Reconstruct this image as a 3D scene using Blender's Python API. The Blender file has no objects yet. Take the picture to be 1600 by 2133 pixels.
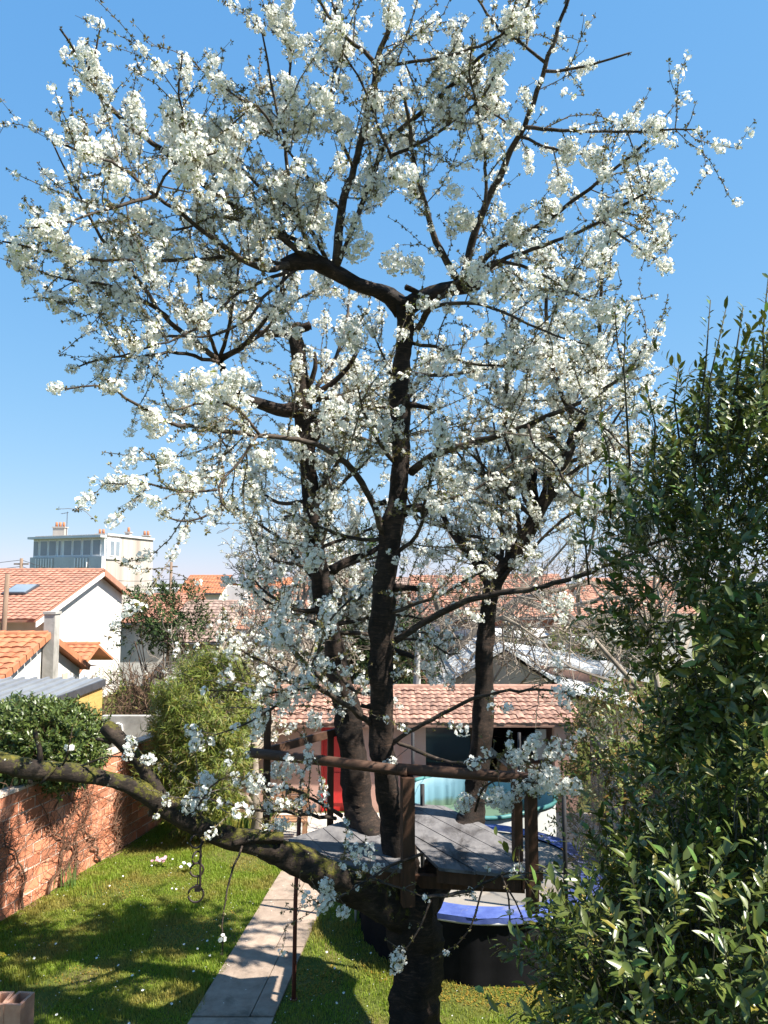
import bpy, math, random
import numpy as np
from mathutils import Vector, Matrix

random.seed(7)
rng = np.random.default_rng(7)
R = math.radians
scene = bpy.context.scene
col = scene.collection

# ------------------------------------------------------------------ camera
F = 1540.0            # focal length in photograph pixels (1600 x 2133)
H = 5.6               # the camera looks out of an upper window
PITCH = math.atan(133.5 / F)
cam_d = bpy.data.cameras.new('camera')
cam_d.sensor_fit = 'VERTICAL'
cam_d.angle = 2 * math.atan(1066.5 / F)
cam_d.clip_start = 0.05
cam_d.clip_end = 2000
cam = bpy.data.objects.new('camera', cam_d)
cam.location = (0, 0, H)
cam.rotation_euler = (R(90) + PITCH, 0, 0)
col.objects.link(cam)
scene.camera = cam

# ------------------------------------------------------------------ light
SUN = Vector((0.88, -0.30, 1.15)).normalized()
w = bpy.data.worlds.new('World')
scene.world = w
w.use_nodes = True
nt = w.node_tree
sky = nt.nodes.new('ShaderNodeTexSky')
sky.sky_type = 'NISHITA'
sky.sun_disc = False
sky.sun_elevation = math.asin(SUN.z)
sky.sun_rotation = math.atan2(SUN.x, SUN.y)
sky.air_density = 1.0
sky.dust_density = 0.0
sky.ozone_density = 3.0
bg = nt.nodes['Background']
bg.inputs['Strength'].default_value = 0.15
# camera response of the phone picture, the same for the whole sky: each channel a little compressed
sep = nt.nodes.new('ShaderNodeSeparateColor'); cmb = nt.nodes.new('ShaderNodeCombineColor')
nt.links.new(sky.outputs[0], sep.inputs[0])
for ch_, (pw_, gn_) in enumerate(((0.70, 0.455), (0.41, 0.925), (0.21, 1.74))):
    a_ = nt.nodes.new('ShaderNodeMath'); a_.operation = 'POWER'; a_.inputs[1].default_value = pw_
    b_ = nt.nodes.new('ShaderNodeMath'); b_.operation = 'MULTIPLY'; b_.inputs[1].default_value = gn_
    nt.links.new(sep.outputs[ch_], a_.inputs[0]); nt.links.new(a_.outputs[0], b_.inputs[0]); nt.links.new(b_.outputs[0], cmb.inputs[ch_])
nt.links.new(cmb.outputs[0], bg.inputs['Color'])

sun_d = bpy.data.lights.new('sun', 'SUN')
sun_d.energy = 5.0
sun_d.angle = R(0.53)
sun_d.color = (1.0, 0.94, 0.83)
sun = bpy.data.objects.new('sun', sun_d)
sun.rotation_euler = SUN.to_track_quat('Z', 'Y').to_euler()
sun.location = (20, -10, 30)
col.objects.link(sun)

scene.view_settings.view_transform = 'Standard'
scene.view_settings.look = 'None'
scene.view_settings.gamma = 1
scene.view_settings.exposure = 1.38
scene.render.engine = 'CYCLES'
scene.cycles.max_bounces = 6
scene.cycles.transparent_max_bounces = 8

# ------------------------------------------------------------------ helpers
CP, SP_ = math.cos(PITCH), math.sin(PITCH)
def P(px, py, Y):
    """world point at distance Y (along the garden) that the photograph shows at px, py"""
    u, v = (px - 800) / F, (1066.5 - py) / F
    dx, dy, dz = u, CP - v * SP_, SP_ + v * CP
    s = Y / dy
    return Vector((dx * s, Y, H + dz * s))
def G(px, py, z=0.0):
    u, v = (px - 800) / F, (1066.5 - py) / F
    dx, dy, dz = u, CP - v * SP_, SP_ + v * CP
    s = (z - H) / dz
    return Vector((dx * s, dy * s, z))
def proj(p):
    """array of points -> pixels"""
    p = np.asarray(p, float)
    x, y, z = p[..., 0], p[..., 1], p[..., 2] - H
    f = y * CP + z * SP_
    up = -y * SP_ + z * CP
    return np.stack([800 + F * x / f, 1066.5 - F * up / f], -1)

class MB:
    """collects geometry, builds ONE mesh object"""
    def __init__(self):
        self.v = []; self.q = []; self.t = []; self.n = 0; self.poly = []
    def add(self, V, quads=None, tris=None, m=0, poly=None):
        V = np.asarray(V, float).reshape(-1, 3)
        if quads is not None and len(quads):
            self.q.append((np.asarray(quads, int) + self.n, m))
        if tris is not None and len(tris):
            self.t.append((np.asarray(tris, int) + self.n, m))
        if poly:
            for p in poly:
                self.poly.append(([i + self.n for i in p], m))
        self.v.append(V); self.n += len(V)
        return self
    def box(self, c, s, rz=0.0, m=0):
        sx, sy, sz = [a / 2 for a in s]
        V = np.array([(x, y, z) for z in (-sz, sz) for y in (-sy, sy) for x in (-sx, sx)], float)
        if rz:
            ca, sa = math.cos(rz), math.sin(rz)
            V = np.stack([V[:, 0] * ca - V[:, 1] * sa, V[:, 0] * sa + V[:, 1] * ca, V[:, 2]], -1)
        return self.add(V + np.array(c, float), quads=[(0, 2, 3, 1), (4, 5, 7, 6), (0, 1, 5, 4), (2, 6, 7, 3), (0, 4, 6, 2), (1, 3, 7, 5)], m=m)
    def hexa(self, a, b, c, d, off, m=0):
        """slab: quad a b c d pushed by off"""
        o = np.array(off, float)
        V = np.array([a, b, c, d], float)
        V = np.vstack([V, V + o])
        return self.add(V, quads=[(3, 2, 1, 0), (4, 5, 6, 7), (0, 1, 5, 4), (1, 2, 6, 5), (2, 3, 7, 6), (3, 0, 4, 7)], m=m)
    def prism(self, pts, z0, z1, m=0):
        n = len(pts)
        V = [(p[0], p[1], z0) for p in pts] + [(p[0], p[1], z1) for p in pts]
        polys = [list(range(n))[::-1], list(range(n, 2 * n))]
        polys += [[i, (i + 1) % n, n + (i + 1) % n, n + i] for i in range(n)]
        return self.add(V, poly=polys, m=m)
    def slab(self, pts, off, m=0):
        """any planar outline pts pushed by off"""
        n = len(pts); o = np.array(off, float)
        V = np.array([tuple(p) for p in pts], float)
        V = np.vstack([V, V + o])
        polys = [list(range(n))[::-1], list(range(n, 2 * n))]
        polys += [[i, (i + 1) % n, n + (i + 1) % n, n + i] for i in range(n)]
        return self.add(V, poly=polys, m=m)
    def tube(self, pts, rad, k=6, m=0, noise=0.0, cap=True):
        pts = np.asarray([tuple(p) for p in pts], float)
        n = len(pts)
        rad = np.asarray(rad, float)
        if rad.ndim == 0: rad = np.full(n, float(rad))
        T = np.gradient(pts, axis=0)
        T /= np.linalg.norm(T, axis=1)[:, None] + 1e-9
        ref = np.array([0.0, 0, 1]) if abs(T[:, 2]).mean() < 0.8 else np.array([0.0, 1, 0])
        A = np.cross(T, ref); A /= np.linalg.norm(A, axis=1)[:, None] + 1e-9
        B = np.cross(T, A)
        a = np.linspace(0, 2 * math.pi, k, endpoint=False)
        rr = np.repeat(rad[:, None], k, 1)
        if noise:
            nz = rng.normal(size=rr.shape)
            if n > 8:      # coherent flutes and swellings instead of rings
                ke = np.exp(-np.linspace(-2, 2, 13) ** 2); ke /= np.sqrt((ke ** 2).sum())
                nz = 0.45 * nz + np.apply_along_axis(lambda c: np.convolve(np.pad(c, 6, mode='edge'), ke, 'valid'), 0, nz)
                nz += 0.7 * rng.normal(size=(1, k))
            rr = rr * (1 + noise * nz)
        V = pts[:, None, :] + rr[..., None] * (np.cos(a)[None, :, None] * A[:, None, :] + np.sin(a)[None, :, None] * B[:, None, :])
        i = np.arange(n - 1)[:, None] * k; j = np.arange(k)[None, :]; j2 = (j + 1) % k
        Q = np.stack([i + j, i + j2, i + k + j2, i + k + j], -1).reshape(-1, 4)
        pl = [list(range(k)), list(range((n - 1) * k, n * k))[::-1]] if cap else None
        return self.add(V.reshape(-1, 3), quads=Q[:, ::-1], m=m, poly=pl)
    def inst(self, V, quads, tris, M, T, m=0):
        """many copies of a little mesh; M (n,3,3), T (n,3)"""
        V = np.asarray(V, float); n = len(T); k = len(V)
        if n == 0: return self
        W = (np.einsum('nij,kj->nki', M, V) + T[:, None, :]).reshape(-1, 3)
        off = (np.arange(n) * k)[:, None, None]
        q = (np.asarray(quads, int)[None] + off).reshape(-1, 4) if quads is not None and len(quads) else None
        t = (np.asarray(tris, int)[None] + off).reshape(-1, 3) if tris is not None and len(tris) else None
        return self.add(W, quads=q, tris=t, m=m)
    def mesh(self, name, mats, smooth=False):
        me = bpy.data.meshes.new(name)
        V = np.concatenate(self.v) if self.v else np.zeros((0, 3))
        me.vertices.add(len(V)); me.vertices.foreach_set('co', V.astype(np.float32).ravel())
        loops = []; starts = []; mi = []; pos = 0
        for arr, k in ((self.q, 4), (self.t, 3)):
            for a, m in arr:
                loops.append(a.ravel()); starts.append(pos + np.arange(len(a)) * k)
                mi.append(np.full(len(a), m)); pos += a.size
        for p, m in self.poly:
            loops.append(np.array(p)); starts.append(np.array([pos])); mi.append(np.array([m])); pos += len(p)
        if loops:
            L = np.concatenate(loops); S = np.concatenate(starts); MI = np.concatenate(mi)
            me.loops.add(len(L)); me.loops.foreach_set('vertex_index', L.astype(np.int32))
            me.polygons.add(len(S)); me.polygons.foreach_set('loop_start', S.astype(np.int32))
            me.polygons.foreach_set('material_index', MI.astype(np.int32))
            me.polygons.foreach_set('use_smooth', np.full(len(S), smooth))
        me.update(calc_edges=True)
        me.validate()
        for mt in (mats if isinstance(mats, (list, tuple)) else [mats]): me.materials.append(mt)
        return me
    def build(self, name, mats, parent=None, smooth=False, kind=None, label=None):
        o = bpy.data.objects.new(name, self.mesh(name, mats, smooth))
        return link(o, parent, kind, label)

def link(o, parent=None, kind=None, label=None):
    col.objects.link(o)
    if parent is not None:
        o.parent = parent
        o.matrix_parent_inverse = Matrix.Identity(4)
        # meshes are written in world coordinates; things stand with their Empty at the base
        base = parent
        off = Vector((0, 0, 0))
        while base is not None:
            off += base.location
            base = base.parent
        o.location = o.location - off
    if kind: o['kind'] = kind
    if label: o['label'] = label
    return o
def thing(name, label, cat, loc=(0, 0, 0), group=None):
    o = bpy.data.objects.new(name, None)
    o.empty_display_size = 0.2
    o.location = loc
    col.objects.link(o)
    return tag(o, label, cat, group)
def tag(o, label, cat, group=None):
    o['label'] = label; o['category'] = cat
    if group: o['group'] = group
    return o
def place(name, mesh, parent, loc, rot=None, scale=None):
    """one more object sharing mesh data, at a world position"""
    o = bpy.data.objects.new(name, mesh)
    o.location = loc
    if rot is not None:
        o.rotation_mode = 'QUATERNION'; o.rotation_quaternion = rot
    if scale is not None: o.scale = scale if hasattr(scale, '__len__') else (scale,) * 3
    return link(o, parent)

def nrm(a): return a / (np.linalg.norm(a, axis=-1, keepdims=True) + 1e-9)
def frames(d, roll=None):
    """rotation matrices whose local Z is d"""
    d = nrm(np.asarray(d, float)); n = len(d)
    ref = np.where(np.abs(d[:, 2:3]) < 0.9, np.array([[0, 0, 1.0]]), np.array([[1.0, 0, 0]]))
    x = nrm(np.cross(ref, d)); y = np.cross(d, x)
    if roll is None: roll = rng.uniform(0, 2 * math.pi, n)
    c, s = np.cos(roll)[:, None], np.sin(roll)[:, None]
    x2, y2 = x * c + y * s, -x * s + y * c
    return np.stack([x2, y2, d], -1)
def frames_y(d, up):
    """local Y along d, local Z as near up as possible"""
    d = nrm(d); x = nrm(np.cross(d, up)); z = np.cross(x, d)
    return np.stack([x, d, z], -1)
def rand_dirs(n):
    return nrm(rng.normal(size=(n, 3)))
def smooth_line(pts, step=0.08):
    """Catmull-Rom through rows (x, y, z, r)"""
    p = np.asarray(pts, float)
    if len(p) < 3:
        n = max(2, int(np.linalg.norm(p[-1, :3] - p[0, :3]) / step) + 1)
        t = np.linspace(0, 1, n)[:, None]
        return p[0] * (1 - t) + p[-1] * t
    e = np.vstack([2 * p[0] - p[1], p, 2 * p[-1] - p[-2]])
    e[0, 3] = p[0, 3]; e[-1, 3] = p[-1, 3]
    out = []
    for i in range(1, len(e) - 2):
        a, b, c, d = e[i - 1], e[i], e[i + 1], e[i + 2]
        n = max(2, int(np.linalg.norm(c[:3] - b[:3]) / step))
        t = np.linspace(0, 1, n, endpoint=False)[:, None]
        out.append(0.5 * (2 * b + (c - a) * t + (2 * a - 5 * b + 4 * c - d) * t ** 2 + (3 * b - a - 3 * c + d) * t ** 3))
    out.append(p[-1:])
    o = np.vstack(out)
    o[:, 3] = np.maximum(o[:, 3], 0.0015)
    return o

# ------------------------------------------------------------------ materials
def new_mat(name):
    m = bpy.data.materials.new(name); m.use_nodes = True
    return m, m.node_tree, m.node_tree.nodes['Principled BSDF']
def ramp(nt, stops):
    r = nt.nodes.new('ShaderNodeValToRGB')
    el = r.color_ramp.elements
    while len(el) < len(stops): el.new(0.5)
    for e, (p, c) in zip(el, stops):
        e.position = p; e.color = (*c, 1)
    return r
def noise(nt, scale, detail=4, rough=0.6, vec=None, dist=0.0):
    n = nt.nodes.new('ShaderNodeTexNoise')
    n.inputs['Scale'].default_value = scale; n.inputs['Detail'].default_value = detail
    n.inputs['Roughness'].default_value = rough; n.inputs['Distortion'].default_value = dist
    if vec is not None: nt.links.new(vec, n.inputs['Vector'])
    return n
def coords(nt, scale=(1, 1, 1), world=True):
    if world:
        g = nt.nodes.new('ShaderNodeNewGeometry'); src = g.outputs['Position']
    else:
        g = nt.nodes.new('ShaderNodeTexCoord'); src = g.outputs['Object']
    mp = nt.nodes.new('ShaderNodeMapping'); mp.inputs['Scale'].default_value = scale
    nt.links.new(src, mp.inputs['Vector'])
    return mp.outputs[0]
def mixc(nt, fac, a, b, mode='MIX'):
    mx = nt.nodes.new('ShaderNodeMix'); mx.data_type = 'RGBA'; mx.blend_type = mode
    for sock, val in ((mx.inputs[0], fac), (mx.inputs[6], a), (mx.inputs[7], b)):
        if hasattr(val, 'links'): nt.links.new(val, sock)
        elif isinstance(val, tuple): sock.default_value = (*val, 1)
        else: sock.default_value = val
    return mx.outputs[2]
def surf(name, c1, c2, scale=3.0, rough=0.8, bump=0.3, bscale=30.0, stretch=(1, 1, 1), c3=None, dark=None, rand=0.0, spec=0.3, bdist=0.01):
    """two-tone worn surface with fine relief; rand varies it from piece to piece"""
    m, nt, b = new_mat(name)
    vec = coords(nt, stretch)
    n1 = noise(nt, scale, 6, 0.65, vec)
    stops = [(0.3, c1), (0.7, c2)] if c3 is None else [(0.25, c1), (0.5, c2), (0.75, c3)]
    rp = ramp(nt, stops); nt.links.new(n1.outputs[0], rp.inputs[0])
    out = rp.outputs[0]
    if dark is not None:
        n3 = noise(nt, scale * 0.37, 5, 0.7, vec, 0.4)
        r3 = ramp(nt, [(0.52, (0, 0, 0)), (0.68, (1, 1, 1))]); nt.links.new(n3.outputs[0], r3.inputs[0])
        out = mixc(nt, r3.outputs[0], out, dark)
    if rand:
        oi = nt.nodes.new('ShaderNodeObjectInfo')
        g = nt.nodes.new('ShaderNodeNewGeometry')
        ad = nt.nodes.new('ShaderNodeMath'); ad.operation = 'ADD'
        nt.links.new(oi.outputs['Random'], ad.inputs[0]); nt.links.new(g.outputs['Random Per Island'], ad.inputs[1])
        fr = nt.nodes.new('ShaderNodeMath'); fr.operation = 'FRACT'; nt.links.new(ad.outputs[0], fr.inputs[0])
        mr = nt.nodes.new('ShaderNodeMapRange'); nt.links.new(fr.outputs[0], mr.inputs[0])
        mr.inputs[3].default_value = 1 - rand; mr.inputs[4].default_value = 1 + rand
        vm = nt.nodes.new('ShaderNodeVectorMath'); vm.operation = 'SCALE'
        nt.links.new(out, vm.inputs[0]); nt.links.new(mr.outputs[0], vm.inputs['Scale'])
        out = vm.outputs[0]
    nt.links.new(out, b.inputs['Base Color'])
    b.inputs['Roughness'].default_value = rough
    b.inputs['Specular IOR Level'].default_value = spec
    if bump:
        n2 = noise(nt, bscale, 6, 0.7, vec)
        bp = nt.nodes.new('ShaderNodeBump'); bp.inputs['Strength'].default_value = bump; bp.inputs['Distance'].default_value = bdist
        nt.links.new(n2.outputs[0], bp.inputs['Height']); nt.links.new(bp.outputs[0], b.inputs['Normal'])
    return m
def leafy(name, cols, trans=0.3, rough=0.45, spec=0.4, patch=None, pscale=1.2):
    """leaves or petals: colour differs from leaf to leaf, light shines through"""
    m, nt, b = new_mat(name)
    g = nt.nodes.new('ShaderNodeNewGeometry')
    oi = nt.nodes.new('ShaderNodeObjectInfo')
    ad = nt.nodes.new('ShaderNodeMath'); ad.operation = 'ADD'
    nt.links.new(oi.outputs['Random'], ad.inputs[0]); nt.links.new(g.outputs['Random Per Island'], ad.inputs[1])
    fr = nt.nodes.new('ShaderNodeMath'); fr.operation = 'FRACT'; nt.links.new(ad.outputs[0], fr.inputs[0])
    k = len(cols)
    rp = ramp(nt, [(i / max(1, k - 1), c) for i, c in enumerate(cols)])
    nt.links.new(fr.outputs[0], rp.inputs[0])
    out = rp.outputs[0]
    if patch is not None:
        n1 = noise(nt, pscale, 4, 0.6, coords(nt))
        r1 = ramp(nt, [(0.45, (0, 0, 0)), (0.62, (1, 1, 1))]); nt.links.new(n1.outputs[0], r1.inputs[0])
        out = mixc(nt, r1.outputs[0], out, patch)
    nt.links.new(out, b.inputs['Base Color'])
    b.inputs['Roughness'].default_value = rough
    b.inputs['Specular IOR Level'].default_value = spec
    tr = nt.nodes.new('ShaderNodeBsdfTranslucent'); nt.links.new(out, tr.inputs['Color'])
    mx = nt.nodes.new('ShaderNodeMixShader'); mx.inputs[0].default_value = trans
    nt.links.new(b.outputs[0], mx.inputs[1]); nt.links.new(tr.outputs[0], mx.inputs[2])
    nt.links.new(mx.outputs[0], nt.nodes['Material Output'].inputs['Surface'])
    return m
def bark(name, c1, c2, lent, moss=0.0, mossc=(0.10, 0.095, 0.015), bstr=0.7, lichen=False):
    """cherry bark: bands of pale pores round the stem, moss where it faces up"""
    m, nt, b = new_mat(name)
    v1 = coords(nt, (6, 6, 30)); n1 = noise(nt, 1.0, 8, 0.75, v1, 1.4)
    rp = ramp(nt, [(0.32, c1), (0.55, c2), (0.72, lent)]); nt.links.new(n1.outputs[0], rp.inputs[0])
    n2 = noise(nt, 3.2, 5, 0.7, coords(nt)); r2 = ramp(nt, [(0.42, (0.35, 0.35, 0.35)), (0.62, (1, 1, 1))]); nt.links.new(n2.outputs[0], r2.inputs[0])
    out = mixc(nt, 1.0, rp.outputs[0], r2.outputs[0], 'MULTIPLY')
    if moss:
        g = nt.nodes.new('ShaderNodeNewGeometry'); sx = nt.nodes.new('ShaderNodeSeparateXYZ'); nt.links.new(g.outputs['Normal'], sx.inputs[0])
        n3 = noise(nt, 6.5, 7, 0.8, coords(nt))
        ma = nt.nodes.new('ShaderNodeMath'); ma.operation = 'MULTIPLY_ADD'; nt.links.new(sx.outputs[2], ma.inputs[0]); ma.inputs[1].default_value = 0.12
        nt.links.new(n3.outputs[0], ma.inputs[2])
        r3 = ramp(nt, [(0.755 - moss * 0.2, (0, 0, 0)), (0.80 - moss * 0.2, (1, 1, 1))]); nt.links.new(ma.outputs[0], r3.inputs[0])
        n5 = noise(nt, 30, 4, 0.7, coords(nt)); r5 = ramp(nt, [(0.35, tuple(x * 0.35 for x in mossc)), (0.6, mossc), (0.75, (0.2, 0.12, 0.02))]); nt.links.new(n5.outputs[0], r5.inputs[0])
        out = mixc(nt, r3.outputs[0], out, r5.outputs[0])
    if lichen:
        n6 = noise(nt, 9.0, 5, 0.65, coords(nt)); r6 = ramp(nt, [(0.66, (0, 0, 0)), (0.7, (1, 1, 1))]); nt.links.new(n6.outputs[0], r6.inputs[0])
        out = mixc(nt, r6.outputs[0], out, (0.42, 0.43, 0.36))
    nt.links.new(out, b.inputs['Base Color'])
    b.inputs['Roughness'].default_value = 0.75; b.inputs['Specular IOR Level'].default_value = 0.25
    n4 = noise(nt, 1.0, 9, 0.8, coords(nt, (16, 16, 22)), 1.6)
    bp = nt.nodes.new('ShaderNodeBump'); bp.inputs['Strength'].default_value = bstr; bp.inputs['Distance'].default_value = 0.02
    nt.links.new(n4.outputs[0], bp.inputs['Height']); nt.links.new(bp.outputs[0], b.inputs['Normal'])
    return m

M = {}
M['bark'] = bark('cherry_bark', (0.011, 0.008, 0.007), (0.042, 0.027, 0.020), (0.17, 0.10, 0.07), moss=0.25, bstr=0.9)
M['bough_bark'] = bark('mossy_bark', (0.016, 0.012, 0.010), (0.05, 0.035, 0.026), (0.13, 0.09, 0.07), moss=0.95, lichen=True)
M['branch'] = bark('branch_bark', (0.030, 0.022, 0.017), (0.085, 0.062, 0.048), (0.24, 0.19, 0.15), bstr=0.3)
M['twig'] = surf('twig_bark', (0.035, 0.025, 0.02), (0.17, 0.135, 0.11), 9, 0.6, 0.0)
M['pale_bark'] = surf('pale_bark', (0.12, 0.095, 0.075), (0.36, 0.30, 0.24), 6, 0.9, 0.8, 25, (1, 1, 0.35))
M['bare_twig'] = surf('bare_twig', (0.12, 0.095, 0.075), (0.33, 0.28, 0.23), 2.5, 0.9, 0.0)
M['brown_twig'] = surf('brown_twig', (0.06, 0.035, 0.022), (0.19, 0.12, 0.08), 3, 0.9, 0.0)
M['vine'] = surf('vine_twig', (0.10, 0.045, 0.028), (0.26, 0.15, 0.10), 4, 0.9, 0.0)
M['petal'] = leafy('white_petal', [(0.83, 0.83, 0.77), (0.90, 0.90, 0.86), (0.88, 0.88, 0.82)], 0.38, 0.55, 0.25)
M['heart'] = leafy('flower_heart', [(0.45, 0.47, 0.10), (0.55, 0.5, 0.12), (0.32, 0.38, 0.08)], 0.2)
M['calyx'] = leafy('calyx_and_bud', [(0.11, 0.13, 0.03), (0.16, 0.10, 0.04), (0.20, 0.20, 0.05), (0.09, 0.06, 0.03), (0.13, 0.12, 0.03)], 0.2, 0.5)
M['fresh_leaf'] = leafy('fresh_leaf', [(0.20, 0.26, 0.04), (0.26, 0.30, 0.05), (0.24, 0.15, 0.04)], 0.4, 0.4)
M['laurel'] = leafy('laurel_leaf', [(0.042, 0.060, 0.012), (0.068, 0.098, 0.020), (0.055, 0.085, 0.018), (0.095, 0.130, 0.028), (0.13, 0.155, 0.036), (0.05, 0.08, 0.018), (0.20, 0.17, 0.03)], 0.18, 0.33, 0.55, (0.090, 0.110, 0.020), 0.9)
M['laurel_new'] = leafy('young_laurel_leaf', [(0.14, 0.24, 0.05), (0.10, 0.19, 0.04), (0.17, 0.25, 0.06)], 0.3, 0.35, 0.5)
M['laurel_bud'] = leafy('laurel_bud', [(0.50, 0.33, 0.08), (0.42, 0.38, 0.12), (0.38, 0.20, 0.06)], 0.1)
M['laurel_stem'] = surf('laurel_stem', (0.02, 0.022, 0.014), (0.06, 0.055, 0.035), 6, 0.8, 0.0)
M['hedge'] = leafy('hedge_leaf', [(0.045, 0.070, 0.014), (0.075, 0.11, 0.022), (0.12, 0.16, 0.035), (0.06, 0.09, 0.018)], 0.18, 0.38, 0.5)
M['bamboo'] = leafy('bamboo_leaf', [(0.13, 0.18, 0.025), (0.22, 0.25, 0.035), (0.10, 0.16, 0.03), (0.30, 0.25, 0.05)], 0.35, 0.5)
M['dark_ever'] = leafy('dark_evergreen_leaf', [(0.018, 0.032, 0.012), (0.030, 0.052, 0.018), (0.04, 0.06, 0.02)], 0.1, 0.6, 0.2)
M['ever'] = leafy('evergreen_leaf', [(0.03, 0.055, 0.018), (0.05, 0.085, 0.025), (0.07, 0.11, 0.03)], 0.15, 0.6, 0.2)
M['redbush'] = leafy('bronze_leaf', [(0.07, 0.12, 0.025), (0.12, 0.17, 0.035), (0.10, 0.15, 0.03), (0.26, 0.14, 0.04), (0.06, 0.10, 0.025)], 0.3, 0.4, 0.4)
M['dry'] = leafy('dry_leaf', [(0.20, 0.13, 0.05), (0.16, 0.15, 0.05), (0.13, 0.16, 0.04)], 0.2, 0.7)
M['grass'] = leafy('grass_blade', [(0.16, 0.24, 0.02), (0.24, 0.33, 0.035), (0.19, 0.28, 0.025), (0.33, 0.36, 0.07)], 0.42, 0.5, 0.25, (0.30, 0.26, 0.06), 1.1)
M['iris'] = leafy('iris_leaf', [(0.09, 0.17, 0.04), (0.13, 0.22, 0.06)], 0.3, 0.4)
M['soil'] = surf('lawn_ground', (0.045, 0.06, 0.015), (0.085, 0.10, 0.022), 1.6, 0.95, 0.5, 20, c3=(0.14, 0.10, 0.045), spec=0.1)
M['mossground'] = leafy('lawn_moss', [(0.24, 0.16, 0.03), (0.20, 0.17, 0.03), (0.28, 0.15, 0.03)], 0.1, 0.9, 0.1)
M['slab'] = surf('path_slab', (0.24, 0.18, 0.14), (0.36, 0.28, 0.225), 5.5, 0.95, 0.6, 45, dark=(0.16, 0.13, 0.105), rand=0.16, spec=0.1)
M['terrace'] = surf('terrace_concrete', (0.42, 0.37, 0.33), (0.55, 0.50, 0.45), 1.5, 0.9, 0.25, 50, rand=0.08)
M['brick'] = surf('hollow_brick', (0.40, 0.14, 0.075), (0.54, 0.21, 0.12), 5, 0.9, 0.4, 35, c3=(0.47, 0.17, 0.10), rand=0.26, dark=(0.58, 0.32, 0.22), spec=0.15)
M['mortar'] = surf('mortar', (0.50, 0.40, 0.33), (0.64, 0.54, 0.46), 6, 0.95, 0.5, 50)
M['concrete'] = surf('old_concrete', (0.30, 0.28, 0.26), (0.45, 0.43, 0.40), 1.8, 0.9, 0.4, 30, dark=(0.2, 0.19, 0.17))
M['white'] = surf('white_render', (0.54, 0.52, 0.49), (0.68, 0.66, 0.64), 1.1, 0.9, 0.2, 40, (1, 1, .35), dark=(0.50, 0.47, 0.43))
M['stained'] = surf('stained_render', (0.36, 0.32, 0.285), (0.50, 0.46, 0.42), 1.6, 0.9, 0.2, 30, (1, 1, 0.07), dark=(0.32, 0.27, 0.235))
M['greywall'] = surf('grey_paint', (0.42, 0.42, 0.43), (0.58, 0.58, 0.58), 1.2, 0.8, 0.1, 30)
M['pink'] = surf('pink_render', (0.52, 0.30, 0.24), (0.63, 0.40, 0.33), 1.2, 0.9, 0.3, 40, dark=(0.44, 0.26, 0.21))
M['beige'] = surf('beige_render', (0.45, 0.36, 0.29), (0.56, 0.47, 0.39), 0.9, 0.9, 0.3, 30, dark=(0.5, 0.44, 0.38))
M['tile_new'] = surf('orange_tile', (0.38, 0.14, 0.07), (0.49, 0.195, 0.10), 4, 0.8, 0.3, 30, rand=0.12, dark=(0.34, 0.16, 0.095))
M['tile_mid'] = surf('terracotta_tile', (0.33, 0.155, 0.105), (0.43, 0.215, 0.15), 2, 0.85, 0.3, 30, rand=0.14, dark=(0.27, 0.15, 0.11))
M['tile_old'] = surf('weathered_tile', (0.26, 0.145, 0.11), (0.42, 0.25, 0.19), 7, 0.9, 0.6, 40, dark=(0.16, 0.10, 0.08), rand=0.34)
M['tile_brown'] = surf('brown_tile', (0.24, 0.165, 0.135), (0.34, 0.24, 0.20), 2, 0.85, 0.3, 30, rand=0.18)
M['redbrick'] = surf('red_brickwork', (0.36, 0.15, 0.10), (0.46, 0.24, 0.17), 3, 0.9, 0.3, 20, (1, 1, 3))
M['stone'] = surf('rubble_stone', (0.30, 0.22, 0.17), (0.46, 0.37, 0.30), 2.5, 0.9, 0.7, 8, rand=0.2)
M['roofsheet'] = surf('grey_sheet', (0.15, 0.16, 0.18), (0.22, 0.235, 0.255), 1.5, 0.5, 0.1, 20, spec=0.5)
M['palesheet'] = surf('pale_sheet', (0.52, 0.53, 0.54), (0.66, 0.66, 0.66), 1.5, 0.6, 0.1, 20, spec=0.4)
M['darkmetal'] = surf('dark_metal', (0.035, 0.035, 0.04), (0.07, 0.07, 0.08), 5, 0.5, 0.1, 40, spec=0.5)
M['plywood'] = surf('yellow_plywood', (0.46, 0.27, 0.08), (0.58, 0.37, 0.13), 3, 0.7, 0.1, 30, (1, 1, 6))
M['timber'] = surf('brown_timber', (0.035, 0.018, 0.011), (0.095, 0.045, 0.026), 2.0, 0.75, 0.5, 12, (8, 8, 1), spec=0.3)
M['rail'] = surf('rail_timber', (0.04, 0.022, 0.014), (0.11, 0.055, 0.034), 2.0, 0.7, 0.5, 12, (1, 8, 8), spec=0.3)
M['plank'] = surf('weathered_plank', (0.10, 0.095, 0.10), (0.19, 0.18, 0.18), 3.0, 0.85, 0.6, 16, (2.2, 1.0, 4), dark=(0.045, 0.04, 0.04), rand=0.18, spec=0.2)
M['fence'] = surf('weathered_fence', (0.16, 0.14, 0.13), (0.27, 0.25, 0.23), 3, 0.9, 0.4, 15, (6, 6, 0.7), rand=0.2)
M['benchwood'] = surf('bench_wood', (0.26, 0.13, 0.07), (0.38, 0.21, 0.12), 3, 0.7, 0.2, 20, (1, 6, 6))
M['rust'] = surf('rusty_paint', (0.09, 0.022, 0.016), (0.16, 0.045, 0.03), 12, 0.6, 0.3, 60)
M['chain'] = surf('rusty_chain', (0.012, 0.009, 0.008), (0.04, 0.022, 0.015), 30, 0.6, 0.4, 90, spec=0.5)
M['reddoor'] = surf('red_paint', (0.52, 0.018, 0.018), (0.62, 0.030, 0.028), 2, 0.45, 0.1, 20, spec=0.5)
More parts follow.
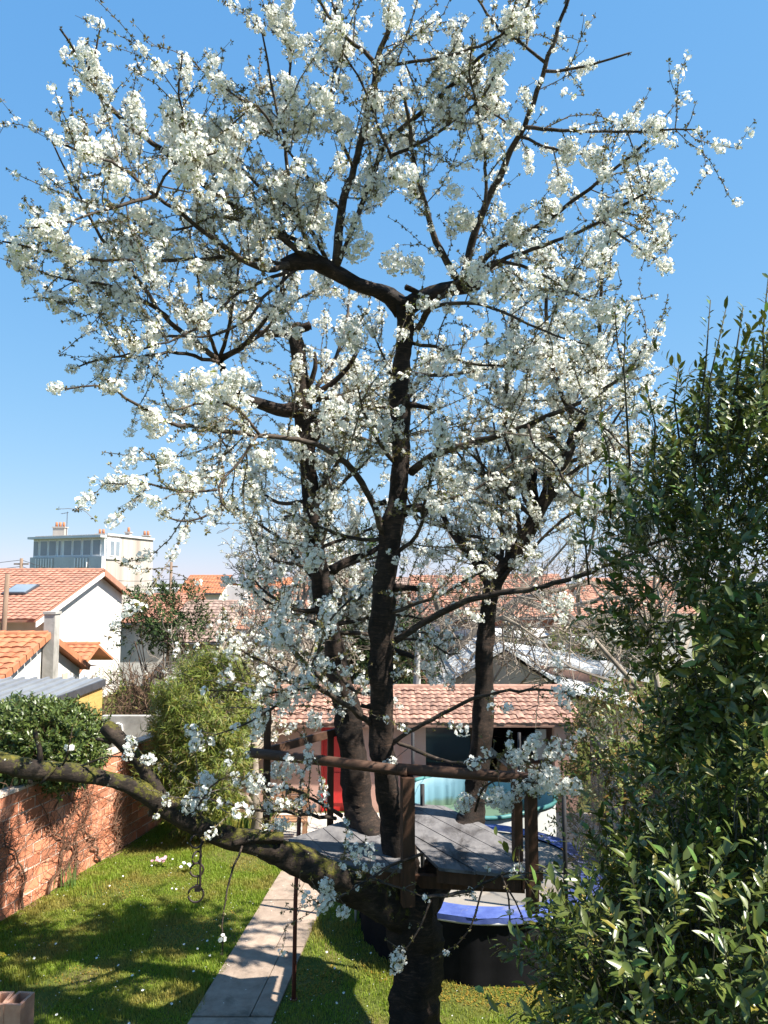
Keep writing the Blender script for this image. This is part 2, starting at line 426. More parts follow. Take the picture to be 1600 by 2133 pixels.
M['frame_white'] = surf('white_frame', (0.70, 0.70, 0.70), (0.80, 0.80, 0.80), 3, 0.5, 0.0)
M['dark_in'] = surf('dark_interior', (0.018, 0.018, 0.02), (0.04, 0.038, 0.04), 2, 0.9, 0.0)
M['pad'] = surf('blue_pad', (0.045, 0.07, 0.24), (0.09, 0.13, 0.36), 5, 0.6, 0.3, 12, spec=0.3, dark=(0.22, 0.22, 0.25))
M['mat'] = surf('trampoline_mat', (0.21, 0.19, 0.165), (0.29, 0.26, 0.23), 1.6, 0.85, 0.1, 60, dark=(0.2, 0.15, 0.1))
M['skirt'] = surf('black_skirt', (0.006, 0.006, 0.007), (0.012, 0.012, 0.014), 3, 0.9, 0.1, 20, spec=0.1)
M['steel'] = surf('steel_tube', (0.35, 0.36, 0.37), (0.5, 0.5, 0.5), 6, 0.4, 0.0, spec=0.6)
M['foam'] = surf('black_foam', (0.015, 0.015, 0.018), (0.03, 0.03, 0.035), 6, 0.7, 0.1, 30)
M['poolwall'] = surf('pool_wall', (0.58, 0.60, 0.60), (0.70, 0.71, 0.70), 1.4, 0.6, 0.1, 20, (4, 4, 0.3))
M['teal'] = surf('teal_rim', (0.05, 0.17, 0.17), (0.08, 0.24, 0.235), 4, 0.45, 0.0, spec=0.5)
M['pink_fl'] = leafy('pink_petal', [(0.62, 0.30, 0.42), (0.72, 0.45, 0.52)], 0.3)
M['white_fl'] = leafy('daisy_petal', [(0.8, 0.8, 0.78), (0.85, 0.84, 0.8)], 0.2)
M['yellow_fl'] = leafy('yellow_petal', [(0.75, 0.55, 0.04), (0.7, 0.6, 0.08)], 0.2)
M['pole'] = surf('pole_wood', (0.16, 0.11, 0.08), (0.26, 0.18, 0.13), 4, 0.9, 0.3, 20, (4, 4, 0.5))
M['wire'] = surf('cable', (0.03, 0.03, 0.035), (0.06, 0.06, 0.07), 4, 0.6, 0.0)
M['terracotta'] = surf('terracotta', (0.36, 0.17, 0.11), (0.52, 0.30, 0.21), 5, 0.9, 0.5, 30)
M['dead'] = surf('grey_dead_wood', (0.30, 0.28, 0.27), (0.48, 0.46, 0.44), 5, 0.9, 0.4, 20, (3, 3, 0.4))

def glassy(name, c, rough=0.12):
    m, nt, b = new_mat(name)
    n1 = noise(nt, 0.8, 3, 0.5, coords(nt))
    rp = ramp(nt, [(0.3, tuple(x * 0.75 for x in c)), (0.7, c)]); nt.links.new(n1.outputs[0], rp.inputs[0])
    nt.links.new(rp.outputs[0], b.inputs['Base Color'])
    b.inputs['Roughness'].default_value = rough; b.inputs['Specular IOR Level'].default_value = 0.6
    return m
M['pane'] = glassy('window_pane', (0.24, 0.28, 0.32))
M['darkpane'] = glassy('dark_pane', (0.028, 0.028, 0.032), 0.08)
# pool liner: sky blue fading into printed green at the bottom, with folds
def liner():
    m, nt, b = new_mat('pool_liner')
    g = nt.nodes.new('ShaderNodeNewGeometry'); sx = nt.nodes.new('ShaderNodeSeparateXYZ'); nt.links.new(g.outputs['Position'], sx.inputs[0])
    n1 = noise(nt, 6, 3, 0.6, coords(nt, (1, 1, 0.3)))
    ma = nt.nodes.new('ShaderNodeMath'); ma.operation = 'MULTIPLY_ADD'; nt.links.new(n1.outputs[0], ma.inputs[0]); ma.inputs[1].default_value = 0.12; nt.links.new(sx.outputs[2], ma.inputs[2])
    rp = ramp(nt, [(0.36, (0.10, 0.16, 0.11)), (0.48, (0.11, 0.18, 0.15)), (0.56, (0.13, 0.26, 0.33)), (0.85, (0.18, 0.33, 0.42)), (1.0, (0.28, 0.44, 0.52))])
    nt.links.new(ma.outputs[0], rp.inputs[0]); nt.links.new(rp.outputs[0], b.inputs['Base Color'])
    b.inputs['Roughness'].default_value = 0.45
    return m
M['liner'] = liner()
def netmat():
    m, nt, b = new_mat('trampoline_net')
    b.inputs['Base Color'].default_value = (0.012, 0.012, 0.014, 1); b.inputs['Roughness'].default_value = 0.8
    tr = nt.nodes.new('ShaderNodeBsdfTransparent'); mx = nt.nodes.new('ShaderNodeMixShader'); mx.inputs[0].default_value = 0.28
    nt.links.new(tr.outputs[0], mx.inputs[1]); nt.links.new(b.outputs[0], mx.inputs[2])
    nt.links.new(mx.outputs[0], nt.nodes['Material Output'].inputs['Surface'])
    return m
M['net'] = netmat()
M['distant'] = leafy('distant_wood', [(0.10, 0.11, 0.08), (0.14, 0.13, 0.10), (0.08, 0.10, 0.06)], 0.1, 0.9, 0.1)
# ================================================================== THE SETTING
# ---- ground
gb = MB()
gx = np.linspace(-300, 300, 61); gy = np.linspace(-60, 540, 61)
GX, GY = np.meshgrid(gx, gy)
V = np.stack([GX, GY, np.zeros_like(GX)], -1).reshape(-1, 3)
ii = (np.arange(60)[:, None] * 61 + np.arange(60)[None]).ravel()
gb.add(V, quads=np.stack([ii, ii + 1, ii + 62, ii + 61], -1))
gb.build('ground', M['soil'], kind='structure')

# ---- garden path of worn slabs
path = thing('path', 'worn concrete slab path crossing the lawn', 'path', (-1.8, 8, 0))
del path['category']; path['kind'] = 'structure'
def path_x(y): return -2.52 + 0.106 * (y - 9.24)
y = 6.4; r_ = random.Random(3)
while y < 15.6:
    ln = r_.uniform(0.75, 1.0) if y > 9.9 else 1.75
    if y < 9.9 and y + ln > 9.9: ln = 10.02 - y
    x0, wd = path_x(y + ln / 2), 1.06
    cuts = [0, wd] if y < 9.9 else sorted([0, wd, r_.uniform(0.3, 0.75)])
    if y > 9.9 and r_.random() < 0.35: cuts = [0, 0.34, 0.68, wd]
    for a, b in zip(cuts[:-1], cuts[1:]):
        mb = MB(); z = 0.035 + r_.uniform(-0.006, 0.006); g = 0.008
        j = [r_.uniform(-0.015, 0.015) for _ in range(4)]
        q = [(x0 + a + g - 0.053 * ln, y + g + j[0], 0), (x0 + b - g - 0.053 * ln, y + g + j[1], 0),
             (x0 + b - g + 0.053 * ln, y + ln - g + j[2], 0), (x0 + a + g + 0.053 * ln, y + ln - g + j[3], 0)]
        mb.hexa(*[(p[0], p[1], -0.03) for p in q], (0, 0, z + 0.03))
        mb.build('slab', M['slab'], path)
    y += ln
terr = thing('terrace', 'pale concrete terrace in front of the pink shed', 'terrace', (0, 16.8, 0))
del terr['category']; terr['kind'] = 'structure'
for i in range(9):
    for jx in range(3):
        mb = MB(); mb.box((-2.3 + i * 0.86 + (0.0 if jx % 2 else 0.2), 15.95 + jx * 0.82, 0.0), (0.845, 0.805, 0.07 + 0.006 * ((i + jx) % 3)))
        mb.build('slab', M['terrace'], terr)

# ---- tiles
def tile_shape(tw, tl, amp=0.022, k=6):
    xs = np.linspace(0, tw, k); zz = amp * (1 - np.cos(xs / tw * 2 * math.pi)) * 0.5 + amp * 0.2
    lo = np.stack([xs, np.zeros(k), zz + 0.035], -1); hi = np.stack([xs, np.full(k, tl * 1.1), zz + 0.004], -1); dn = np.stack([xs, np.zeros(k) + 0.004, zz * 0 - 0.006], -1)
    V = np.vstack([lo, hi, dn]); q = []
    for i in range(k - 1):
        q.append((i, i + 1, k + i + 1, k + i)); q.append((2 * k + i, 2 * k + i + 1, i + 1, i))
    return V, q
def tile_field(roof, O, U, S, nu, nv, tw, tl, mat, pieces=True, limit=300, keep=None):
    O, U, S = np.array(O, float), np.array(U, float), np.array(S, float)
    U /= np.linalg.norm(U); S /= np.linalg.norm(S); N = np.cross(U, S)
    V, q = tile_shape(tw, tl)
    Mx = np.stack([U, S, N], -1)
    me = None; cnt = 0; rest = []
    quat = Matrix(Mx.tolist()).to_quaternion()
    for b in range(nv):
        for a in range(nu):
            p = O + U * (a * tw + rng.normal() * 0.004) + S * (b * tl + rng.normal() * 0.012) + N * (0.01 + abs(rng.normal()) * 0.009)
            if keep is not None and not keep(a, b): continue
            if pieces and cnt < limit:
                if me is None:
                    t = MB(); t.add(V, quads=q); me = t.mesh('roof_tile', mat)
                place('roof_tile', me, roof, p, quat); cnt += 1
            else: rest.append(p)
    if rest:
        t = MB(); t.inst(V, q, None, np.repeat(Mx[None], len(rest), 0), np.array(rest))
        t.build('roof_tiles', mat, roof, kind='stuff')
    return cnt

# ---- brick wall on the left
WA, WB = np.array([-7.35, 8.2]), np.array([-4.98, 17.7])
wd_ = (WB - WA); wl = np.linalg.norm(wd_); wd_ /= wl; wn = np.array([wd_[1], -wd_[0]])   # faces the lawn
wall = thing('brick_wall', 'red hollow brick garden wall overgrown with bare vines', 'wall', (WA[0], WA[1], 0))
core = MB(); mid = (WA + WB) / 2; ang = math.atan2(wd_[1], wd_[0])
core.box((mid[0] - wn[0] * 0.06, mid[1] - wn[1] * 0.06, 1.0), (wl, 0.17, 2.0), ang)
core.build('mortar_core', M['mortar'], wall)
bl, bh = 0.40, 0.2
bme = []
for kx in range(4):
    t = MB(); ln = bl - 0.022
    t.box((0, 0, 0), (ln, 0.07, bh - 0.022))
    Vt = t.v[0]; Vt += rng.normal(size=Vt.shape) * 0.004
    bme.append(t.mesh('brick', M['brick']))
hb = MB(); hb.box((0, 0, 0), (bl / 2 - 0.016, 0.07, bh - 0.016)); hbm = hb.mesh('brick', M['brick'])
qz = Matrix.Rotation(ang, 4, 'Z').to_quaternion()
for c in range(10):
    off = (c % 2) * bl / 2
    n = int((wl - off) / bl)
    if off: 
        p = WA + wd_ * (bl / 4); place('brick', hbm, wall, (p[0], p[1], bh * (c + 0.5)), qz)
    for i in range(n):
        p = WA + wd_ * (off + bl * (i + 0.5)) + wn * (rng.normal() * 0.004)
        place('brick', bme[int(rng.integers(4))], wall, (p[0], p[1], bh * (c + 0.5)), qz)
cp = MB(); cp.box((mid[0] - wn[0] * 0.07, mid[1] - wn[1] * 0.07, 2.02), (wl, 0.26, 0.05), ang)
cp.build('coping', M['mortar'], wall)
def on_wall(s, z, o=0.05):
    p = WA + wd_ * s + wn * (0.035 + o); return (p[0], p[1], z)

# bare vines on the wall
for vi, (s0, s1, lab) in enumerate(((0.8, 4.6, 'tangled bare vine on the brick wall under the clipped hedge ball'), (4.6, 8.2, 'tangled bare vine on the brick wall beside the bamboo'))):
    v = thing('bare_vine', lab, 'vine', on_wall((s0 + s1) / 2, 0), 'bare vines on the brick wall')
    st = MB(); tw = MB()
    nst_ = 9 if vi == 0 else 7
    for k in range(nst_):
        s = s0 + (k + random.uniform(.2, .8)) * (s1 - s0) / nst_; z = 0; pts = []; d = random.choice((-1, 1)) * 0.4
        while z < random.uniform(1.5, 1.95):
            pts.append(on_wall(s, z, 0.04 + 0.03 * random.random())); s += d * 0.12 + random.gauss(0, 0.06); z += random.uniform(0.05, 0.16); d = d * .8 + random.gauss(0, 0.25)
        if len(pts) < 3: continue
        st.tube(pts, np.linspace(0.026, 0.009, len(pts)), 5, noise=0.12)
        for q in pts[1:]:
            for _ in range(4):
                L = random.uniform(0.25, 1.0); aa = random.uniform(-0.6, math.pi + 0.6); cur = random.gauss(0, 1.6)
                tp = []; ss = np.dot(np.array(q[:2]) - WA, wd_); zz = q[2]
                for n_ in range(6):
                    tp.append(on_wall(ss, max(0.03, zz), 0.04 + 0.05 * random.random() + 0.02 * n_)); ss += math.cos(aa) * L / 5; zz += math.sin(aa) * L / 5; aa += cur * 0.25 + random.gauss(0, 0.25)
                tw.tube(tp, np.linspace(0.0052, 0.003, 6), 3)
    st.build('stem', M['brown_twig'], v, True); tw.build('twigs', M['vine'], v, kind='stuff')

# ---- concrete wall stub behind the brick wall
cw = MB(); a, b = P(205, 1540, 19.5), P(352, 1540, 19.5)
cw.box(((a.x + b.x) / 2, 19.5, 1.0), (b.x - a.x, 0.2, 2.02))
o = cw.build('concrete_wall', M['concrete']); tag(o, 'grey concrete wall stub between hedge ball and bamboo', 'wall')
hp = MB(); c = P(246, 1505, 19.36)
pp = [(c.x - .16, 19.36, 1.15), (c.x - .16, 19.36, 1.78), (c.x + .0, 19.36, 1.84), (c.x + .10, 19.36, 1.80), (c.x + .12, 19.36, 1.6), (c.x + .12, 19.36, 0.0)]
hp.tube(pp, 0.025, 6); o = hp.build('bent_pipe', M['frame_white'], smooth=True); tag(o, 'bent white pipe standing against the grey concrete wall', 'pipe')

# ---- lean-to with ribbed metal roof
lt = thing('lean_to', 'lean-to with grey ribbed metal roof and yellow plywood end', 'lean-to', (-8, 17, 0))
ex = -6.72
b_ = MB(); b_.box((-9.2, 16.2, 1.45), (4.9, 3.2, 2.9)); b_.build('wall', M['greywall'], lt)
rf = MB(); z1, z0 = 3.10, 3.0
rf.hexa((-12, 14.4, z0), (ex, 14.4, z0), (ex, 18.0, z1), (-12, 18.0, z1), (0, 0, 0.05)); rf_o = rf.build('metal_roof', M['roofsheet'], lt)
rib = MB(); rib.box((0, 0, 0), (0.07, 3.6, 0.06)); ribm = rib.mesh('roof_rib', M['roofsheet'])
for i in range(17):
    place('roof_rib', ribm, rf_o, (ex - 0.12 - i * 0.3, 16.2, (z0 + z1) / 2 + 0.068), Matrix.Rotation(math.atan2(z1 - z0, 3.6), 4, 'X').to_quaternion())
fb = MB(); fb.box((ex + 0.03, 16.2, 3.06), (0.05, 3.6, 0.16)); fb.build('edge_trim', M['darkmetal'], lt)
for i in range(4):
    pl = MB(); pl.box((ex - 0.02, 14.6 + 0.43 + i * 0.84, 1.5), (0.03, 0.83, 2.95)); pl.build('plywood_panel', M['plywood'], lt)

# ---- house with bright orange roof, chimney on the gable
h1 = thing('orange_roof_house', 'white house with bright orange tiled roof and grey gable chimney', 'house', (-11, 20.75, 0))
gx1 = -9.5; yr, zr = 20.75, 3.98; yn, zn = 16.6, 2.55; yf, zf = 23.6, 2.75
w1 = MB(); w1.slab([(gx1, yn + .35, 0), (gx1, yf - .2, 0), (gx1, yf - .2, zf - .02), (gx1, yr, zr - .12), (gx1, yn + .35, zn + .02)], (-6, 0, 0)); w1.build('wall', M['white'], h1)
def gable_roof(parent, x0, x1, near, ridge, far, mat, tw, tl, pieces, limit, off_edge=0.18, mats2=None):
    """ridge along x; near/ridge/far are (y, z); x1 is the gable edge that shows"""
    r = MB()
    r.hexa((x0, near[0], near[1]), (x1 + off_edge, near[0], near[1]), (x1 + off_edge, ridge[0], ridge[1]), (x0, ridge[0], ridge[1]), (0, 0, -0.08))
    if far: r.hexa((x0, ridge[0] + .001, ridge[1]), (x1 + off_edge, ridge[0] + .001, ridge[1]), (x1 + off_edge, far[0], far[1]), (x0, far[0], far[1]), (0, 0, -0.08))
    ro = r.build('roof', mats2 or mat, parent)
    S = (0, ridge[0] - near[0], ridge[1] - near[1]); Ls = math.hypot(S[1], S[2])
    nv = int(round(Ls / tl)); nu = int(round((x1 + off_edge - x0) / tw))
    t2 = Ls / nv
    xs = x1 + off_edge - nu * tw
    if pieces:
        # start from the visible gable end so that the tiles in view are the ones built singly
        n1 = min(nu, max(1, limit // nv))
        tile_field(ro, (x1 + off_edge - n1 * tw, near[0], near[1]), (1, 0, 0), S, n1, nv, tw, t2, mat, True, limit)
        if nu > n1: tile_field(ro, (xs, near[0], near[1]), (1, 0, 0), S, nu - n1, nv, tw, t2, mat, False)
    else: tile_field(ro, (xs, near[0], near[1]), (1, 0, 0), S, nu, nv, tw, t2, mat, False)
    # ridge caps
    cme = None
    n = int((x1 + off_edge - x0) / 0.4)
    for i in range(min(n, 12)):
        if cme is None:
            a = np.linspace(0, math.pi, 6); Vc = []
            for xx, rr in ((0, 0.11), (0.42, 0.13)):
                for t in a: Vc.append((xx, rr * math.cos(t), rr * math.sin(t) * 0.8 - 0.02))
            q = [(i2, i2 + 1, 7 + i2, 6 + i2) for i2 in range(5)]
            cm = MB(); cm.add(Vc, quads=q); cm.add([v_ for v_ in Vc[6:]], poly=[list(range(6))]); cme = cm.mesh('ridge_tile', mat)
        place('ridge_tile', cme, ro, (x1 + off_edge - 0.42 - i * 0.4, ridge[0], ridge[1] + 0.035))
    return ro
ro = gable_roof(h1, gx1 - 6.2, gx1, (yn, zn), (yr, zr), (yf, zf), M['tile_new'], 0.27, 0.31, True, 290)
# verge tiles along the two gable slopes
for (ya, za, yb, zb) in ((yn, zn, yr, zr), (yf, zf, yr, zr)):
    L = math.hypot(yb - ya, zb - za); n = int(L / 0.34)
    vm = MB(); vm.box((0, 0, 0), (0.10, 0.33, 0.17)); vme = vm.mesh('verge_tile', M['tile_new'])
    qv = Matrix.Rotation(math.atan2(zb - za, yb - ya), 4, 'X').to_quaternion() if yb > ya else Matrix.Rotation(-math.atan2(zb - za, ya - yb), 4, 'X').to_quaternion()
    for i in range(n):
        t = (i + 0.5) / n
        place('verge_tile', vme, ro, (gx1 + 0.21 + rng.normal() * .004, ya + (yb - ya) * t, za + (zb - za) * t - 0.01), qv)
ch = MB(); ch.box((gx1 + 0.20, 20.9, 2.27), (0.30, 0.34, 4.55)); ch.box((gx1 + 0.20, 20.9, 4.58), (0.36, 0.40, 0.07)); ch.build('chimney', M['concrete'], h1)
vent = MB(); vent.box((gx1 + 0.01, 22.3, 2.35), (0.05, 0.34, 0.75)); vent.build('window', M['beige'], h1)
# lower annexe behind it
h1b = MB(); c0 = P(175, 1390, 25); h1b.box((c0.x - 2.2, 26, 1.2), (4.0, 2.2, 2.4))
an = thing('annexe', 'low white annexe with small orange tiled roof behind the orange-roofed house', 'annexe', (c0.x - 2, 26, 0)); h1b.build('wall', M['white'], an)
gable_roof(an, c0.x - 4, c0.x - 0.15, (24.6, 2.5), (26.2, 3.2), (27.6, 2.6), M['tile_new'], 0.27, 0.31, False, 0)

# ---- house with long terracotta roof further left
h2 = thing('terracotta_roof_house', 'white gabled house with long terracotta roof and a skylight', 'house', (-15, 32, 0))
gx2 = -13.0
N2, R2_, F2 = (27.2, 4.0), (33.6, 5.85), (37.2, 4.75)
w2 = MB(); w2.slab([(gx2, N2[0] + 1.9, 0), (gx2, F2[0] - .3, 0), (gx2, F2[0] - .3, F2[1] - .05), (gx2, R2_[0], R2_[1] - .14), (gx2, N2[0] + 1.9, N2[1] + 0.42)], (-9, 0, 0)); w2.build('wall', M['white'], h2)
ro2 = gable_roof(h2, gx2 - 9.5, gx2, N2, R2_, F2, M['tile_mid'], 0.26, 0.33, False, 0, 0.3)
fa = MB(); fa.hexa((gx2 + .3, N2[0], N2[1] - .26), (gx2 + .3, R2_[0], R2_[1] - .26), (gx2 + .3, R2_[0], R2_[1] - .082), (gx2 + .3, N2[0], N2[1] - .082), (0.04, 0, 0)); fa.build('fascia', M['frame_white'], h2)
fa = MB(); fa.hexa((gx2 + .3, R2_[0], R2_[1] - .22), (gx2 + .3, F2[0], F2[1] - .22), (gx2 + .3, F2[0], F2[1] + .06), (gx2 + .3, R2_[0], R2_[1] + .06), (0.06, 0, 0)); fa.build('verge', M['tile_mid'], h2)
sk_ = MB(); cc = Vector((-14.9, 30.5, 4.0 + (30.5 - 27.2) / 6.4 * 1.85 + 0.08)); sl = math.atan2(1.85, 6.4)
def tilted(mb, c, sx, sy, sz, ax):
    t = MB(); t.box((0, 0, 0), (sx, sy, sz)); Vv = t.v[0]; ca, sa = math.cos(ax), math.sin(ax)
    Vv = np.stack([Vv[:, 0], Vv[:, 1] * ca - Vv[:, 2] * sa, Vv[:, 1] * sa + Vv[:, 2] * ca], -1)
    mb.add(Vv + np.array(c), quads=t.q[0][0])
tilted(sk_, cc, 1.0, 1.25, 0.12, sl); so = sk_.build('skylight', M['darkmetal'], h2); s2 = MB(); tilted(s2, cc + Vector((0, -.01, .06)), 0.82, 1.05, 0.05, sl); s2.build('pane', M['pane'], so)
gd = MB(); gd.tube([(gx2 + .12, N2[0] + 2.2, 4.3), (gx2 + .12, N2[0] + 2.2, 0)], 0.06, 6); gd.build('downpipe', M['beige'], h2)

# ---- tall pale apartment building
tb = thing('apartment_building', 'tall pale building with glazed top-floor veranda and blank side wall', 'building', (-18, 54, 0))
A_, B_, C_ = P(70, 1200, 53), P(219, 1200, 50), P(317, 1200, 57)
ABu = np.array([(B_ - A_).x, (B_ - A_).y]); ABl = np.linalg.norm(ABu); ABu /= ABl
BCu = np.array([(C_ - B_).x, (C_ - B_).y]); BCl = np.linalg.norm(BCu); BCu /= BCl
a2, b2, c2 = np.array(A_[:2]), np.array(B_[:2]), np.array(C_[:2]); d2 = a2 + c2 - b2
body = MB(); body.prism([a2, b2, c2, d2], 0, 8.45); body.build('wall', M['stained'], tb)
nAB = np.array([ABu[1], -ABu[0]]); nBC = np.array([BCu[1], -BCu[0]])
def panel(parent, name, O, u, n, u0, u1, z0, z1, o0, o1, mat):
    p0 = O + u * u0 + n * o0; p1 = O + u * u1 + n * o0; t = n * (o1 - o0)
    m_ = MB(); m_.hexa((*p0, z0), (*p1, z0), (*p1, z1), (*p0, z1), (t[0], t[1], 0)); return m_.build(name, mat, parent)
panel(tb, 'veranda_band', a2, ABu, nAB, 0, ABl, 6.05, 6.92, 0, 0.35, M['greywall'])
panel(tb, 'veranda_roof', a2, ABu, nAB, -0.1, ABl + 0.05, 8.20, 8.36, 0, 0.55, M['palesheet'])
panel(tb, 'lower_facade', a2, ABu, nAB, 0.0, ABl, 0, 5.9, 0, 0.06, M['concrete'])
vb = panel(tb, 'veranda_wall', a2, ABu, nAB, 0.02, ABl - .02, 6.92, 8.2, 0, 0.12, M['frame_white'])
edges = [(0.05, 0.38), (0.48, 0.95), (1.02, 1.5), (1.6, 1.8), (1.95, 2.45), (2.52, 3.02), (3.10, 3.6), (3.68, 4.16)]
sc_ = ABl / 4.35
for u0, u1 in edges:
    f_ = panel(tb, 'window', a2, ABu, nAB, u0 * sc_, u1 * sc_, 6.98, 8.12, 0.12, 0.17, M['frame_white'])
    panel(f_, 'pane', a2, ABu, nAB, u0 * sc_ + 0.06, u1 * sc_ - 0.06, 7.05, 8.04, 0.17, 0.19, M['pane'])
panel(tb, 'side_veranda', b2, BCu, nBC, 0.0, 1.9, 6.75, 8.2, 0, 0.10, M['frame_white'])
for u0 in (0.25, 1.0):
    f_ = panel(tb, 'window', b2, BCu, nBC, u0, u0 + .65, 6.95, 8.05, 0.10, 0.15, M['frame_white'])
    panel(f_, 'pane', b2, BCu, nBC, u0 + .07, u0 + .58, 7.02, 7.98, 0.15, 0.17, M['pane'])
panel(tb, 'side_cornice', b2, BCu, nBC, -.02, BCl + .05, 8.36, 8.50, -0.1, 0.12, M['palesheet'])
for u0, u1 in ((0.35, 1.5), (2.75, 3.6)):
    bp_ = panel(tb, 'balustrade', a2, ABu, nAB, u0 * sc_, u1 * sc_, 6.15, 6.85, 0.35, 0.37, M['concrete'])
    n = int((u1 - u0) / 0.15)
    for i in range(n):
        u = (u0 + (i + .5) * (u1 - u0) / n) * sc_
        panel(bp_, 'baluster', a2, ABu, nAB, u - .05, u + .05, 6.18, 6.82, 0.37, 0.45, M['frame_white'])
def chimney(parent, x, y, z, w_, h_, pots):
    c_ = MB(); c_.box((x, y, z + h_ / 2), (w_, 0.5, h_)); c_.box((x, y, z + h_), (w_ + .12, .6, .08)); co = c_.build('chimney', M['stained'], parent)
    for i in range(pots):
        t = MB(); xx = x + (i - (pots - 1) / 2) * 0.26; t.tube([(xx, y, z + h_), (xx, y, z + h_ + .38)], [0.11, 0.09], 8); t.build('chimney_pot', M['tile_new'], co, True)
q = P(125, 1115, 54); chimney(tb, q.x, q.y, 8.4, 0.85, 0.75, 3)
q = P(212, 1110, 55); chimney(tb, q.x, q.y, 8.4, 0.7, 0.3, 2)
q = P(268, 1110, 56); chimney(tb, q.x, q.y, 8.4, 0.35, 0.5, 1)
q = P(305, 1110, 58); chimney(tb, q.x, q.y, 8.4, 0.5, 0.35, 2)
an_ = MB(); q = P(139, 1105, 54); an_.tube([(q.x, 54, 8.4), (q.x, 54, 10.3)], 0.025, 4)
an_.tube([(q.x - .45, 54, 10.15), (q.x + .1, 54, 10.25)], 0.015, 4)
for k in range(4): an_.tube([(q.x - .4 + k * .12, 53.8, 10.16 + k * .02), (q.x - .4 + k * .12, 54.2, 10.16 + k * .02)], 0.01, 4)
an_.build('antenna', M['darkmetal'], tb)

# ---- houses seen between the branches
def simple_house(name, label, x0, x1, yn_, zn_, yr_, zr_, tmat, wmat, gable_right=True, tl=0.34, windows=()):
    h = thing(name, label, 'house', ((x0 + x1) / 2, yr_, 0))
    yf_ = yr_ + (yr_ - yn_)
    w_ = MB(); w_.slab([(x1 - .15, yn_ + .4, 0), (x1 - .15, yf_ - .4, 0), (x1 - .15, yf_ - .4, zn_ + .05), (x1 - .15, yr_, zr_ - .12), (x1 - .15, yn_ + .4, zn_ + .05)], (-(x1 - x0 - .3), 0, 0)); w_.build('wall', wmat, h)
    gable_roof(h, x0, x1, (yn_, zn_), (yr_, zr_), (yf_, zn_), tmat, 0.26, tl, False, 0, 0.1)
    g_ = MB(); g_.tube([(x0, yn_ - .05, zn_ - .05), (x1, yn_ - .05, zn_ - .05)], 0.06, 6); g_.build('gutter', M['darkmetal'], h)
    for (wx, wz, ww, wh) in windows:
        f_ = MB(); f_.box((wx, yn_ + .37, wz), (ww, 0.08, wh)); fo = f_.build('window', M['frame_white'], h)
        p_ = MB(); p_.box((wx, yn_ + .32, wz), (ww - .16, 0.03, wh - .16)); p_.build('pane', M['pane'], fo)
    return h
qa, qb = P(262, 1300, 40), P(405, 1300, 40)
simple_house('orange_house', 'low house with orange tiled roof behind the evergreen bush', qa.x, qb.x, 38, 3.2, 41.5, 4.55, M['tile_mid'], M['white'])
qa, qb = P(362, 1300, 34), P(480, 1300, 34)
simple_house('brown_roof_house', 'house with weathered brown tiled roof behind the bamboo', qa.x, qb.x, 32, 2.75, 36, 4.35, M['tile_brown'], M['beige'])
qa, qb = P(480, 1300, 38), P(640, 1300, 38)
hh = simple_house('hipped_house', 'beige house with terracotta roof and white dormer behind the bare twiggy trees', qa.x, qb.x, 36, 3.0, 40, 4.9, M['tile_mid'], M['beige'])
dm = MB(); q = P(497, 1240, 38); dm.box((q.x, 38, 4.6), (0.9, 1.6, 1.0)); dm.build('dormer', M['white'], hh)
qa, qb = P(380, 1240, 62), P(470, 1240, 62)
simple_house('far_orange_house', 'far house whose orange roof shows above the brown tiled roof', qa.x, qb.x, 60, 4.2, 64, 5.6, M['tile_new'], M['white'])
qa, qb = P(312, 1240, 75), P(560, 1240, 75)
fh = MB(); fh.box(((qa.x + qb.x) / 2, 75, 2.2), (qb.x - qa.x, 8, 4.4)); o = fh.build('flat_roof_building', M['greywall']); tag(o, 'long grey flat-roofed building on the horizon behind the poles', 'building')

# right-hand house with awning
qa, qb = P(860, 1290, 36), P(1218, 1290, 36)
hr = simple_house('brick_house', 'brick house with orange roof and white awning behind the gabled shed', qa.x, qb.x, 35.5, 3.62, 41.5, 5.62, M['tile_mid'], M['redbrick'], tl=0.33,
                  windows=((P(1205, 1320, 36).x - .6, 2.2, 0.6, 1.0),))
aw = MB(); a = P(1030, 1305, 35); b = P(1140, 1305, 35)
aw.hexa((a.x, 34.2, 2.75), (b.x, 34.2, 2.75), (b.x, 35.85, 3.15), (a.x, 35.85, 3.15), (0, 0, 0.06)); aw.box(((a.x + b.x) / 2, 34.16, 2.66), (b.x - a.x, 0.06, 0.26)); aw.build('awning', M['frame_white'], hr)
pw = MB(); pw.box(((a.x + b.x) / 2, 35.75, 1.6), (b.x - a.x - .2, 0.1, 1.9)); pwo = pw.build('glazed_door', M['frame_white'], hr)
for i in range(4):
    pn = MB(); wpx = (b.x - a.x - .5) / 4; pn.box((a.x + .25 + (i + .5) * wpx, 35.68, 1.6), (wpx - .12, 0.04, 1.6)); pn.build('pane', M['pane'], pwo)
sc2 = MB(); q = P(1165, 1330, 34.6)
for k in range(11):
    sc2.box((q.x + rng.normal() * .02, 34.6, 0.15 + k * 0.29), (0.78 + rng.normal() * .03, 0.6, 0.27))
sc2.box((q.x, 34.6, 3.3), (0.5, 0.45, 0.25)); sc2.build('stone_chimney', M['stone'], hr)
qa, qb = P(1222, 1250, 46), P(1300, 1250, 46)
simple_house('far_red_house', 'pale walled far house with faded red roof right of the brick house', qa.x, qb.x + 4, 45, 3.3, 49, 5.0, M['tile_mid'], M['white'])
vr = thing('glazed_porch', 'small white glazed porch with grid panes beside the brick house', 'porch', (P(1215, 1325, 33).x, 33, 0))
q = P(1222, 1325, 33); pm = MB(); pm.box((q.x, 33.4, 1.45), (1.5, 0.8, 2.9)); pm.build('wall', M['frame_white'], vr)
